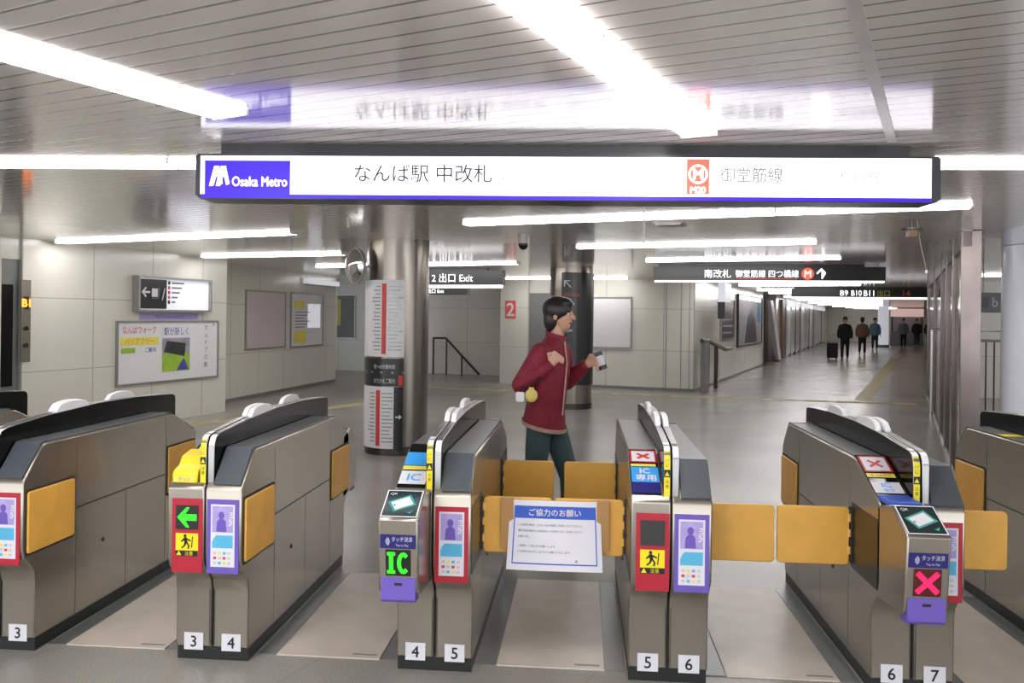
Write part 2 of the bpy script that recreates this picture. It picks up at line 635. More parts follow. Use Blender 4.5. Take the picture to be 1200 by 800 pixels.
def ext(p, q, k):
    """start the lamp k metres further back than p"""
    p, q = Vector(p), Vector(q)
    return tuple(p - (q - p).normalized() * k), tuple(q)


a, b = ext((-1.882, 2.514), (-1.50, 3.38), 4.6)
lamp(a, b, 'broad ceiling lamp entering from the left edge above the black ticket gate', (0.25, 0.5, 0.75), 0.20)
a, b = ext((-0.145, 2.218), (0.517, 3.813), 4.4)
lamp(a, b, 'broad ceiling lamp at the top centre pointing at the long lit sign', (0.25, 0.5, 0.771), 0.165)
lamp((-4.9, 4.43), (-2.0, 4.552), 'ceiling lamp meeting the left end of the long lit station sign', (0.45, 0.883))
lamp((1.85, 4.626), (4.6, 4.69), 'ceiling lamp leaving the right end of the long lit station sign', (0.5,))
lamp((-6.42, 9.683), (-3.021, 8.441), 'ceiling lamp nearest the wall notice board on the left', (0.32, 0.62))
lamp((-5.717, 12.087), (-3.362, 11.405), 'ceiling lamp ending beside the round mirror on the steel pillar', (0.5,))
lamp((-4.753, 14.535), (-1.04, 13.213), 'ceiling lamp passing behind the steel pillar above the black exit signs', (0.33, 0.66))
lamp((-1.069, 7.53), (2.812, 6.292), 'long ceiling lamp just beneath the right half of the station sign', (0.333, 0.667))
lamp((-0.056, 10.074), (2.537, 9.263), 'second ceiling lamp behind the long station sign, over the passage', (0.5,))
lamp((0.946, 12.426), (3.519, 11.672), 'ceiling lamp directly in front of the black hanging corridor sign', (0.5,))
lamp((-1.756, 18.661), (0.983, 18.182), 'ceiling lamp over the board wall behind the walking person', (0.5,))
lamp((-5.0, 20.3), (-3.9, 20.0), 'added short ceiling lamp hidden behind the steel pillar near the stair handrail')  # added out of sight to brighten the back wall
lamp((7.2, 15.9), (9.6, 15.1), 'ceiling lamp seen right of the steel-framed glass partition', (0.5,))
for i, (x, y) in enumerate(((2.9, 14.6), (3.75, 17.2), (5.3, 20.9), (6.5, 24.5), (7.4, 27.1), (8.9, 31.4), (10.6, 36.3), (12.6, 42.0), (14.6, 47.5), (17.0, 53.0), (19.2, 57.5), (21.0, 61.5))):  # lamps past the eighth are added to brighten the unlit corridor end
    n = ('first', 'second', 'third', 'fourth', 'fifth', 'sixth', 'seventh', 'eighth', 'added ninth', 'added tenth', 'added eleventh', 'added twelfth')[i]
    lamp((x - 1.35, y + 0.45), (x + 1.35, y - 0.45), n + ' corridor ceiling lamp beyond the black hanging corridor sign', (0.5,))

# ------------------------------------------------------------------ pillars and columns
PC = Vector((-2.16, 9.56, 0)); PR = 0.36


def pillar_wrap(a0, a1, z0, z1, r, m, seg=14, thick=0.018):
    mb = MB()
    vs, fs = [], []
    for i in range(seg + 1):
        t = a0 + (a1 - a0) * i / seg
        for rr in (r, r + thick):
            for z in (z0, z1):
                vs.append((rr * math.sin(t), -rr * math.cos(t), z))
    for i in range(seg):
        k = i * 4
        fs += [(k + 2, k + 6, k + 7, k + 3), (k + 1, k + 3, k + 7, k + 5), (k, k + 4, k + 6, k + 2)]
    fs += [(0, 2, 3, 1), (seg * 4, seg * 4 + 1, seg * 4 + 3, seg * 4 + 2)]
    mb.add(vs, fs, m)
    return mb


def bend(mb, src, r):
    """wrap a flat layout (x = arc length, z) round the pillar"""
    for (p, f, m) in zip([None], [src.f], [src.m]):
        vs = []
        for x, y, z in src.v:
            t = x / r
            rr = r - y
            vs.append((rr * math.sin(t), -rr * math.cos(t), z))
        o = len(mb.v)
        mb.v += vs
        for fc, k in zip(f, m):
            mb.f.append(tuple(o + i for i in fc))
            mb.m.append(mb.mi(src.names[k]))
    return mb


t = thing('pillar', 'brushed steel round pillar carrying white route maps, left of the walking person', 'pillar', PC)
MB().cyl((0, 0, 0.0), (0, 0, CEIL), PR, 'steel_pillar', seg=64).build('shaft', t)
mb = MB()
mb.cyl((0, 0, 0), (0, 0, 0.10), PR + 0.01, 'dark_metal', seg=64)
mb.build('base_ring', t)
# angle is measured from the side facing -Y; the photographer stands at about +13 degrees
AV = 0.215
PRW = PR + 0.018
ang = lambda k: AV + math.asin(max(-1, min(1, k)))


def wrap_panel(name, label, k0, k1, z0, z1, base, draw):
    a0, a1 = ang(k0), ang(k1)
    mb = pillar_wrap(a0, a1, z0, z1, PR + 0.003, base)
    src = MB()
    draw(src, a0 * PRW, a1 * PRW, z0, z1)
    bend(mb, src, PR + 0.021)
    o = mb.build(name, None, 40, loc=PC)
    tag(o, label, 'route map' if 'map' in name else 'sign')
    return o


def grid_rect(src, x0, x1, z0, z1, m, n=6, y=-0.001):
    for i in range(n):
        a = x0 + (x1 - x0) * i / n
        b = x0 + (x1 - x0) * (i + 1) / n
        src.add([(a, y, z0), (b, y, z0), (b, y, z1), (a, y, z1)], [(0, 1, 2, 3)], m)


def draw_map(src, x0, x1, z0, z1):
    w = x1 - x0
    xs = x0 + w * 0.60
    grid_rect(src, xs, xs + 0.055, z0 + 0.03, z1 - 0.04, 'map_red', 2)
    rnd = random.Random(int(z0 * 100))
    n = int((z1 - z0) / 0.045)
    for i in range(1, n):
        z = z0 + 0.03 + (z1 - z0 - 0.07) * i / n
        grid_rect(src, xs - 0.02 - rnd.uniform(.06, .12), xs - 0.02, z, z + 0.014, 'board_frame', 2)
        grid_rect(src, xs + 0.075, min(x1 - 0.01, xs + 0.075 + rnd.uniform(.07, .2)), z, z + 0.014, 'board_frame', 3)


wrap_panel('route_map', 'white route map with a red line, upper one on the steel pillar', -0.999, 0.20, 1.12, 1.99, 'map_white', draw_map)


def draw_caption(src, x0, x1, z0, z1):
    o = Vector(((x0 * .35 + x1 * .65), -0.001, z0 + (z1 - z0) * 0.70))
    src.text('駅への所要時間', o, X_, Z_, 0.05, 'white_paper', 0.001, maxw=0.26)
    src.text('のりかえご案内', o - Z_ * 0.16, X_, Z_, 0.06, 'white_paper', 0.001, maxw=0.26)
    grid_rect(src, x0, x1, z0 + (z1 - z0) * .46, z0 + (z1 - z0) * .52, 'board_frame', 5, -0.0015)
    grid_rect(src, x1 - 0.06, x1 - 0.01, z0 + 0.01, z0 + 0.12, 'map_red', 2, -0.002)


wrap_panel('caption_sign', 'black caption sign with white writing between the two pillar route maps', -0.999, 0.20, 0.79, 1.10, 'sign_black', draw_caption)
wrap_panel('route_map', 'white route map with a red line, lower one on the steel pillar', -0.999, -0.09, 0.08, 0.78, 'map_white', draw_map)


def draw_arrow(src, x0, x1, z0, z1):
    xc = (x0 + x1) / 2
    z = z0 + 0.38
    src.add([(xc - .03, -.001, z + .008), (xc + .01, -.001, z + .008), (xc + .01, -.001, z + .03), (xc + .04, -.001, z), (xc + .01, -.001, z - .03),
             (xc + .01, -.001, z - .008), (xc - .03, -.001, z - .008)], [tuple(range(7))], 'white_paper')


wrap_panel('arrow_sign', 'narrow black sign with a white arrow beside the lower route map', -0.085, 0.18, 0.06, 0.78, 'sign_black', draw_arrow)

# round convex mirror bracketed off the pillar
t = thing('convex_mirror', 'round convex mirror bracketed to the left of the steel pillar near the ceiling', 'mirror', (-2.62, 9.30, 2.15), -0.75)
mb = MB()
mb.cyl((0, 0.0, 0), (0, 0.035, 0), 0.205, 'board_frame', seg=40)
mb.build('rim', t)
mb = MB()
seg = 40
vs, fs = [(0, -0.075, 0)], []
for j in range(1, 7):
    r = 0.195 * j / 6
    y = -0.075 * (1 - (j / 6) ** 2)
    for i in range(seg):
        a = 2 * PI * i / seg
        vs.append((r * math.cos(a), y, r * math.sin(a)))
for i in range(seg):
    fs.append((0, 1 + i, 1 + (i + 1) % seg))
    for j in range(5):
        k = 1 + j * seg
        fs.append((k + i, k + seg + i, k + seg + (i + 1) % seg, k + (i + 1) % seg))
mb.add(vs, fs, 'mirror')
mb.build('glass', t, 60)
MB().cyl((0, 0.03, 0), (0.14, 0.16, 0), 0.014, 'board_frame').build('bracket', t)

# second pillar with a black directory
t = thing('pillar', 'grey round pillar holding a tall black directory, just behind the walking person', 'pillar', (-0.20, 14.62, 0))
MB().cyl((0, 0, 0), (0, 0, CEIL), 0.375, 'steel_pillar', seg=64).build('shaft', t)
MB().cyl((0, 0, 0), (0, 0, 0.10), 0.385, 'dark_metal', seg=64).build('base_ring', t)
mb = MB()
PC2 = Vector((-0.20, 14.62, 0))
k0 = pillar_wrap(math.asin(-0.42) + 0.01, PI / 2 - 0.05, 0.42, 2.36, 0.378, 'sign_black')
src = MB()
x0 = (math.asin(-0.42)) * 0.40
for z, h, m, s in ((2.16, 0.13, 'white_paper', '↖'), (1.98, 0.07, 'red_pale', '出口 Exit'), (1.82, 0.05, 'white_paper', '1 2 3 4'), (1.66, 0.05, 'white_paper', '地下街'), (1.50, 0.05, 'poster_blue', 'B1 B2'), (1.36, 0.05, 'white_paper', '難波駅')):
    src.text(s, (x0 + 0.05, -0.001, z), X_, Z_, h, m, 0.001, 'L', 0.4)
bend(k0, src, 0.398)
o = k0.build('directory_sign', None, 40, loc=PC2)
tag(o, 'tall black directory sign on the pillar behind the walking person', 'sign')

# white column at the right edge
t = thing('column', 'thick glossy white round column at the right edge', 'column', (4.30, 7.86, 0))
MB().cyl((0, 0, 0), (0, 0, CEIL - 0.16), 0.46, 'column_white', seg=64).build('shaft', t)
MB().cyl((0, 0, CEIL - 0.155), (0, 0, CEIL), 0.462, 'column_white', seg=64).build('collar', t)

# ------------------------------------------------------------------ main hanging sign
sa, sb = Vector((-1.93, 3.97, 0)), Vector((1.709, 4.13, 0))
SL = (sb - sa).length
srot = math.atan2(sb.y - sa.y, sb.x - sa.x)
t = thing('station_sign', 'long lit white and violet station sign hung across the gates', 'sign', (sa.x, sa.y, CEIL), srot)
zb, zt = 2.167 - CEIL, 2.39 - CEIL
mb = MB()
pr = [(0, zb + .02), (0.02, zb), (SL - .02, zb), (SL, zb + .02), (SL, zt - .012), (SL - .012, zt), (.012, zt), (0, zt - .012)]
mb.prism(pr, 0.0, 0.20, 'sign_frame', 'y')
mb.build('case', t, 0)
MB().box(0.112, SL - 0.13, 0.04, 0.16, zt, 0.0, 'sign_black').build('mount', t, 0)
mb = MB()
O = Vector((0, -0.002, 0))
mb.rect(O, X_, Z_, 0.025, SL - 0.045, zb + 0.022, zt - 0.010, 'sign_white')
mb.build('lit_face', t, 0)
mb = MB()
mb.rect(O - Y_ * .001, X_, Z_, 0.03, SL - 0.045, zb + 0.003, zb + 0.022, 'sign_blue')
mb.build('violet_band', t, 0)
mb = MB()
mb.rect(O - Y_ * .002, X_, Z_, 0.048, 0.478, zb + 0.018, zt - 0.034, 'sign_blue')
# slanted bars of the operator's mark
z0, z1 = zb + 0.062, zt - 0.062
for x in (0.070, 0.104):
    mb.poly(O - Y_ * .003, X_, Z_, [(x, z0), (x + .022, z0), (x + .052, z1), (x + .026, z1)], 'sign_glow')
for x in (0.098, 0.132):
    mb.poly(O - Y_ * .0035, X_, Z_, [(x, z1), (x + .022, z1), (x + .042, z0 + .012), (x + .026, z0 + .004)], 'sign_glow')
mb.text('Osaka Metro', O - Y_ * .003 + X_ * 0.325 + Z_ * (zb + 0.085), X_, Z_, 0.047, 'sign_glow', 0.0005, maxw=0.275, bold=0.0012)
mb.build('operator_panel', t, 0)
zc = (zb + zt) / 2 + 0.018
for tx, x, z, h, m, w in (('なんば駅 中改札', 0.80, zc, 0.088, 'sign_text', 0.70), ('Namba Sta.', 1.53, zc - .032, 0.034, 'sign_text_faint', 0.28), ('Naka Gate', 1.84, zc - .034, 0.034, 'sign_text_faint', 0.26),
                          ('御堂筋線', 2.59, zc, 0.075, 'sign_text_mid', 0.30), ('千日前線', 3.15, zc, 0.05, 'sign_text_faint', 0.20)):
    MB().text(tx, O - Y_ * .002 + X_ * x + Z_ * z, X_, Z_, h, m, 0.0005, 'L', w).build('lettering', t, 0)
mb = MB()
x0 = 2.43
mb.rect(O - Y_ * .002, X_, Z_, x0, x0 + .108, zb + .034, zt - .018, 'sign_red')
cx_, cz_ = x0 + .054, (zb + zt) / 2 + .02
mb.poly(O - Y_ * .0025, X_, Z_, [(cx_ + .047 * math.cos(2 * PI * i / 32), cz_ + .047 * math.sin(2 * PI * i / 32)) for i in range(32)], 'sign_glow')
mb.poly(O - Y_ * .003, X_, Z_, [(cx_ + .037 * math.cos(2 * PI * i / 32), cz_ + .037 * math.sin(2 * PI * i / 32)) for i in range(32)], 'sign_red')
mb.text('M', O + X_ * cx_ + Z_ * cz_, X_, Z_, 0.046, 'sign_glow', 0.0045, maxw=0.05, bold=0.003)
mb.text('M20', O + X_ * cx_ + Z_ * (zb + .055), X_, Z_, 0.030, 'sign_glow', 0.0045, bold=0.0015)
mb.build('line_badge', t, 0)
mb = MB()
mb.rect(O - Y_ * .002, X_, Z_, 3.03, 3.11, zb + .05, zt - .03, 'sign_pink_washed')
mb.build('washed_badge', t, 0)  # badge drawn as the glare bleaches it


class Piece:
    """each word or mark becomes a part of its own"""
    def __init__(self, t):
        self.t = t

    def text(self, *a, **k):
        MB().text(*a, **k).build('lettering', self.t, 0)

    def rect(self, *a, **k):
        MB().rect(*a, **k).build('underline', self.t, 0)

    def poly(self, *a, **k):
        MB().poly(*a, **k).build('line_badge', self.t, 0)


def hang_sign(label, p, q, z0, z1, draw, thick=0.14, mount=True, glow=0.02, group='black hanging signs'):
    p, q = Vector((p[0], p[1], 0)), Vector((q[0], q[1], 0))
    L = (q - p).length
    a = math.atan2(q.y - p.y, q.x - p.x)
    t = thing('hanging_sign', label, 'sign', (p.x, p.y, CEIL), a, group)
    z0 -= CEIL; z1 -= CEIL
    MB().box(0, L, 0, thick, z0, z1, 'sign_black').build('case', t, 0)
    if mount:
        MB().box(0.08, L - 0.3, 0.02, thick - 0.02, z1, 0, 'sign_black').build('mount', t, 0)
    if glow:
        MB().box(0.02, L - 0.02, -0.01, thick * .5, z0 - glow, z0, 'sign_glow').build('light_strip', t, 0)
    draw(Piece(t), L, z0, z1)
    return t


def d_corr(mb, L, z0, z1):
    o = Vector((0, -0.004, (z0 + z1) / 2))
    mb.text('南改札', o + X_ * 1.0, X_, Z_, 0.13, 'sign_glow', maxw=.55)
    mb.text('御堂筋線 四つ橋線', o + X_ * 1.75, X_, Z_, 0.12, 'sign_glow', maxw=.95)
    mb.rect(o, X_, Z_, 1.3, 2.2, -0.09, -0.07, 'red_pale', 0.001)
    mb.poly(o + X_ * 2.36, X_, Z_, [(.09 * math.cos(i * PI / 12), .09 * math.sin(i * PI / 12)) for i in range(24)], 'sign_red', 0.001)
    mb.text('M', o + X_ * 2.36, X_, Z_, 0.10, 'sign_glow', 0.003)
    mb.text('↑', o + X_ * 2.56, X_, Z_, 0.16, 'sign_glow', 0.003, bold=.006)


hang_sign('black hanging corridor sign with white writing and a red round mark', (1.13, 13.42), (4.60, 13.03), 2.20, 2.415, d_corr, glow=0.03)


def d_far(mb, L, z0, z1):
    o = Vector((0, -0.004, (z0 + z1) / 2))
    for i, w in enumerate(('B9', 'B10', 'B11')):
        mb.text(w, o + X_ * (1.3 + .3 * i), X_, Z_, 0.14, 'sign_glow', maxw=.25)
    mb.text('出口', o + X_ * 2.25, X_, Z_, 0.15, 'poster_yellow', maxw=.4)
    mb.text('14', o + X_ * 2.8, X_, Z_, 0.15, 'red_pale', maxw=.4)


hang_sign('further black hanging sign with a bright lower edge, deep in the corridor', (5.45, 22.18), (9.05, 21.75), 2.19, 2.40, d_far, glow=0.05)


def d_left(mb, L, z0, z1):
    o = Vector((L * 0.42, -0.004, (z0 + z1) / 2))
    mb.text('1 2 出口 Exit', o, X_, Z_, (z1 - z0) * .62, 'sign_glow', maxw=L * .75)


hang_sign('black exit sign with white writing hung right of the steel pillar, upper', (-3.1, 14.88), (-1.40, 14.42), 2.14, 2.40, d_left, glow=0.05)
hang_sign('small black sign hung beneath the exit sign right of the steel pillar', (-3.2, 15.0), (-2.06, 14.68), 1.97, 2.10, d_left, mount=False, glow=0)

# small lit box sign deep in the corridor and an edge-on hanging sign
t = thing('hanging_sign', 'small white lit box sign hanging in the corridor left of the dark person', 'sign', (8.55, 26.6, CEIL), -0.335, 'small corridor signs')
MB().box(0, 0.72, 0, 0.1, -0.42, -0.22, 'sign_glow').build('lit_box', t, 0)
for x in (0.1, 0.62):
    MB().cyl((x, 0.05, -0.22), (x, 0.05, 0), 0.012, 'board_frame').build('hanger', t)
t = thing('hanging_sign', 'narrow hanging sign seen edge-on, white above black, by the corridor corner', 'sign', (3.03, 18.9, CEIL), -0.335, 'small corridor signs')
MB().box(0, 0.16, 0, 0.8, -0.48, -0.05, 'lightbox_white').build('lit_box', t, 0)
MB().box(0, 0.16, 0, 0.8, -0.86, -0.48, 'sign_black').build('lower_box', t, 0)
MB().box(0.06, 0.1, 0.3, 0.5, -0.05, 0.0, 'board_frame').build('hanger', t, 0)

# ------------------------------------------------------------------ small ceiling fittings
t = thing('dome_camera', 'dark dome camera under the ceiling above the exit two column', 'camera', (-0.62, 8.54, CEIL))
MB().cyl((0, 0, 0), (0, 0, -0.05), 0.055, 'lamp_joint', seg=24).build('housing', t)
mb = MB()
mb.cyl((0, 0, -0.05), (0, 0, -0.10), 0.06, 'lamp_joint', 0.055, seg=24)
mb.ball((0, 0, -0.11), (0.052, 0.052, 0.055), 'black_plastic')
mb.build('dome', t)
t = thing('ceiling_sensor', 'brown sensor on a flat plate hanging from the ceiling at right', 'sensor', (2.77, 7.26, CEIL))
MB().cyl((0, 0, 0), (0, 0, -0.07), 0.016, 'dark_metal').build('stem', t)
MB().cyl((0, 0, -0.07), (0, 0, -0.082), 0.085, 'dark_metal', seg=24).build('plate', t)
MB().box(-.035, .035, -.035, .035, -.14, -.082, 'brown_post').build('sensor_box', t, 0)
t = thing('pull_cord', 'thin pull cord with a white knob hanging slantwise from the ceiling sensor plate', 'cord', (2.83, 7.30, CEIL))
MB().tube([(0, 0, 0), (0.03, 0, -0.2), (0.09, 0.02, -0.42)], 0.0035, 'lamp_joint', 8).build('string', t)
MB().ball((0.09, 0.02, -0.43), (.012, .012, .016), 'white_plastic').build('knob', t)
t = thing('hanging_rod', 'thin white rod hanging from the ceiling below the station sign', 'rod', (0.467, 6.45, CEIL))
MB().cyl((0, 0, 0), (0, 0, -0.012), 0.02, 'white_plastic').build('rose', t)
MB().cyl((0, 0, -0.01), (0, 0, -0.30), 0.006, 'white_plastic').build('stem', t)
t = thing('ceiling_vent', 'small grey ceiling vent between the two passage lamps', 'vent', (0.78, 7.56, CEIL), -0.3)
mb = MB()
mb.box(-0.13, 0.13, -0.13, 0.13, -0.012, 0, 'lamp_joint')
for i in range(6):
    mb.box(-0.11, 0.11, -0.11 + i * .038, -0.095 + i * .038, -0.02, -0.012, 'board_frame')
mb.build('grille', t, 0)


# ------------------------------------------------------------------ things on the walls
def on(o, d, s, z, out=0.0):
    return o + d * s + d.cross(Z_) * out + Z_ * z


def framed(name, label, cat, o, d, s0, s1, z0, z1, face, draw=None, frame='board_frame', fw=0.03, depth=0.03, group=None):
    base = on(o, d, s0, z0)
    t = thing(name, label, cat, base, math.atan2(d.y, d.x), group)
    w, h = s1 - s0, z1 - z0
    mb = MB()
    mb.box(0, w, -depth, 0, 0, fw, frame); mb.box(0, w, -depth, 0, h - fw, h, frame)
    mb.box(0, fw, -depth, 0, fw, h - fw, frame); mb.box(w - fw, w, -depth, 0, fw, h - fw, frame)
    mb.build('frame', t, 0)
    mb = MB()
    mb.box(fw, w - fw, -depth * .6, 0, fw, h - fw, face)
    if draw:
        draw(mb, w, h, Vector((0, -depth * .6, 0)))
    mb.build('panel', t, 0)
    return t


def dr_exit(mb, w, h, o):
    mb.rect(o, X_, Z_, 0.05, w * .385, 0.04, h - .04, 'sign_black', 0.002)
    mb.text('←', o + X_ * w * .12 + Z_ * h * .55, X_, Z_, .14, 'white_paper', 0.004, bold=.006)
    mb.rect(o, X_, Z_, w * .19, w * .28, h * .38, h * .68, 'white_paper', 0.004)
    mb.text('口/', o + X_ * w * .25 + Z_ * h * .52, X_, Z_, .17, 'ink', 0.006)
    mb.text('/', o + X_ * w * .34 + Z_ * h * .5, X_, Z_, .17, 'white_paper', 0.006)
    for i, m in enumerate(('ink', 'map_red', 'map_red', 'red_pale', 'ink')):
        z = h * (.84 - .14 * i)
        mb.rect(o, X_, Z_, w * .40, w * .43, z - .025, z + .025, m, 0.003)
        mb.rect(o, X_, Z_, w * .45, w * (.62 - .03 * i), z - .012, z + .012, 'ink_grey', 0.003)


framed('wall_sign', 'lit wall sign, black pictogram half and white list half, above the notice board', 'sign', A0, Ad, -1.13, 0.38, 1.60, 2.10,
       'lightbox_white', dr_exit, depth=0.12)


def dr_board(mb, w, h, o):
    mb.rect(o, X_, Z_, w * .03, w * .375, h * .62, h * .74, 'poster_yellow', 0.003)
    mb.text('なんばウォーク', o + X_ * w * .2 + Z_ * h * .86, X_, Z_, .11, 'red_pale', 0.004, maxw=w * .3)
    mb.text('バリアフリー', o + X_ * w * .2 + Z_ * h * .68, X_, Z_, .08, 'red_pale', 0.004, maxw=w * .3)
    mb.rect(o, X_, Z_, w * .04, w * .16, h * .50, h * .58, 'poster_green', 0.004)
    mb.text('ご案内', o + X_ * w * .3 + Z_ * h * .54, X_, Z_, .07, 'violet', 0.004, maxw=w * .12)
    a0, a1, b0, b1 = w * .405, w * .69, h * .16, h * .94
    mb.rect(o, X_, Z_, a0, a1, b0, b1, 'white_paper', 0.003)
    mb.rect(o, X_, Z_, a0 + .01, a1 - .01, b0 + .01, b0 + .27, 'poster_green', 0.004)
    mb.rect(o, X_, Z_, a0 + .01, a1 - .01, b0 + .27, b0 + .50, 'poster_grey', 0.004)
    mb.poly(o, X_, Z_, [(a0 + .04, b0 + .30), (a1 - .12, b0 + .22), (a1 - .1, b0 + .42), (a0 + .10, b0 + .46)], 'poster_dark', 0.005)
    mb.poly(o, X_, Z_, [(a0 + .3, b0 + .02), (a1 - .03, b0 + .02), (a1 - .14, b0 + .2)], 'poster_blue', 0.006)
    mb.text('駅が新しく', o + X_ * (a0 + a1) / 2 + Z_ * (b0 + .60), X_, Z_, .12, 'poster_blue', 0.005, maxw=.5)
    for i, c in enumerate('ホムドアの駅'):
        mb.text(c, o + X_ * w * .86 + Z_ * (h * .88 - i * .115), X_, Z_, .075, 'ink_grey', 0.004)
    mb.text('A', o + X_ * w * .94 + Z_ * (h * .93), X_, Z_, .05, 'ink_grey', 0.004)


framed('notice_board', 'large white notice board with a green poster on the left wall', 'notice board', A0, Ad, -1.42, 0.66, 0.57, 1.47, 'board_white', dr_board)
mb = MB()
o_ = on(A0, Ad, -0.90, 1.53, 0.004)
mb.prism(rrect(1.18, 0.085, 0.01, cx=.5), -0.004, 0, 'lilac', 'y')
mb.text('お知らせ INFORMATION', (0.5, -0.004, 0), X_, Z_, .05, 'blue', 0.001, maxw=.9)
ob = mb.build('title_strip', None, 0, loc=o_, rotz=math.atan2(Ad.y, Ad.x))
tag(ob, 'pale blue title strip between the lit wall sign and the notice board', 'sign')

framed('poster_case', 'plain pinkish poster case on the left wall behind the gates', 'poster', B0, Bd, 0.70, 2.34, 0.90, 2.03, 'board_pink')


def dr_mapcase(mb, w, h, o):
    mb.rect(o, X_, Z_, w * .1, w * .45, h * .08, h * .3, 'poster_yellow', .002)
    mb.rect(o, X_, Z_, w * .1, w * .4, h * .72, h * .85, 'poster_yellow', .002)
    mb.rect(o, X_, Z_, w * .5, w * .9, h * .35, h * .8, 'lightbox_white', .002)
    for i in range(6):
        mb.rect(o, X_, Z_, w * .12, w * (.4 + .08 * (i % 3)), h * (.36 + .055 * i), h * (.375 + .055 * i), 'ink_grey', .003)


framed('poster_case', 'poster case with yellow blocks on the left wall, next to the pinkish case', 'poster', B0, Bd, 2.57, 4.22, 0.88, 2.04, 'board_white', dr_mapcase)
t = thing('wall_lamp_sign', 'thin pale lit strip over the poster case with yellow blocks', 'sign', on(B0, Bd, 3.2, 2.24), math.atan2(Bd.y, Bd.x))
MB().box(0, 1.75, -0.10, 0, 0, 0.11, 'lightbox_white').build('lit_box', t, 0)
MB().box(0, 1.75, -0.105, 0, -0.015, 0, 'board_frame').build('frame', t, 0)
L0 = Vector((-12.0, 24.1, 0)); Ld = (Vector((-1.2, 21.77, 0)) - L0).normalized()


def on_l(s, z):
    return L0 + Ld * s + Z_ * z


def dr_dark(mb, w, h, o):
    mb.rect(o, X_, Z_, 0.03, 0.13, h * .3, h * .9, 'poster_yellow', .002)


framed('poster_case', 'dark grey poster with a yellow edge left of the steel pillar', 'poster', L0, Ld, 5.15, 5.75, 0.90, 2.15, 'door_grey', dr_dark)
framed('wall_board', 'blank white board on the wall right of the black directory', 'board', R0, Rd, -2.30, -1.38, 0.90, 2.05, 'board_white')
# exit number plate on its column
mb = MB()
mb.box(0, 0.26, -0.012, 0, 0, 0.42, 'red_pale')
mb.text('2', (0.13, -0.012, 0.21), X_, Z_, 0.30, 'white_paper', 0.002, bold=.008)
ob = mb.build('exit_plate', None, 0, loc=on(R0, Rd, -4.42, 1.54, 0.002), rotz=math.atan2(Rd.y, Rd.x))
tag(ob, 'orange-red plate with a white number 2 on the pale column', 'sign')
# lift panel and call display at the far left
t = thing('lift_panel', 'steel call panel with an orange display at the left edge of the wall', 'panel', on(A0, Ad, -2.87, 0.98), math.atan2(Ad.y, Ad.x))
MB().box(0, 0.13, -0.015, 0, 0, 0.98, 'steel').build('plate', t, 0)
mb = MB()
mb.box(0.03, 0.10, -0.02, -0.015, 0.63, 0.78, 'led_back')
mb.text('B1', (0.065, -0.02, 0.705), X_, Z_, 0.09, 'led_orange', 0.002, bold=.005)
mb.build('display', t, 0)
for z in (0.2, 0.4):
    MB().cyl((0.065, -0.015, z), (0.065, -0.03, z), 0.028, 'dark_metal').build('button', t)
d_ = MB()
o_ = on(A0, Ad, -4.0, 0, 0)
M_ = Matrix.Translation(o_) @ Matrix.Rotation(math.atan2(Ad.y, Ad.x), 4, 'Z')
d_.box(0.0, 1.15, 0.05, 0.10, 0, 2.2, 'door_grey', M_)
d_.box(0.90, 1.06, 0.03, 0.05, 0.7, 1.9, 'black_plastic', M_)
d_.box(0.0, 1.15, 0.03, 0.3, 2.2, CEIL, 'wall_panel', M_)
struct(d_, 'door_3', smooth=0)
t = thing('blue_post', 'narrow blue-green post edge at the far left of the picture', 'post', (-5.22, 6.6, 0), 0.085)
MB().box(-0.2, 0.165, 0, 0.2, 0, 2.22, 'blue_post').build('post_body', t, 0, bevel=0.01)
MB().box(-0.21, 0.175, -0.01, 0.21, 0, 0.08, 'dark_metal').build('foot', t, 0)

# handrails going down beside exit 2
t = thing('handrail', 'thin steel stair handrail sloping down beside exit two column', 'handrail', (-4.0, 22.05, 0), -0.21)
mb = MB()
mb.tube([(0, 0, 0), (0, 0, 0.98), (0.36, 0, 0.98), (1.32, 0, 0.03)], 0.028, 'dark_metal')
mb.build('rail', t)
for x in (0.38, 0.82):
    MB().cyl((x, 0, 0), (x, 0, 0.98 if x < .5 else 0.53), 0.024, 'dark_metal').build('post', t)
t = thing('handrail', 'stubby grey ramp handrail with a solid panel at the corridor corner', 'handrail', (2.55, 17.75, 0), PI / 2 - 0.335)
mb = MB()
mb.tube([(-0.1, 0, 1.12), (0.5, 0, 1.12), (2.6, -0.02, 0.86), (3.4, -0.02, 0.86)], 0.05, 'dark_metal')
mb.build('rail', t)
mb = MB()
mb.box(0.0, 0.4, -0.05, 0.05, 0, 1.08, 'door_grey')
mb.build('panel', t, 0)
for x in (0.45, 1.5):
    MB().box(x, x + .1, -.04, .04, 0, 1.1 - .12 * max(0, x - .5), 'dark_metal').build('post', t, 0)

# posters, shops and doorway of the corridor


def dr_lines(mb, w, h, o):
    for i in range(5):
        mb.rect(o, X_, Z_, w * .12, w * .85, h * (.15 + .16 * i), h * (.19 + .16 * i), 'poster_grey', .004)


framed('poster_case', 'narrow dark poster case nearest the corridor corner', 'poster', C0, Cd, 3.0, 5.05, 1.05, 2.12, 'poster_dark', dr_lines, group='corridor poster cases', depth=0.06)


def dr_win(mb, w, h, o):
    mb.poly(o, X_, Z_, [(w * .25, h * .05), (w * .78, h * .05), (w * .7, h * .5), (w * .5, h * .75), (w * .36, h * .55)], 'poster_dark', .004)
    mb.rect(o, X_, Z_, w * .05, w * .95, h * .9, h * .97, 'sign_glow', .004)
    mb.rect(o, X_, Z_, w * .78, w * .95, h * .45, h * .88, 'fabric_blue', .003)


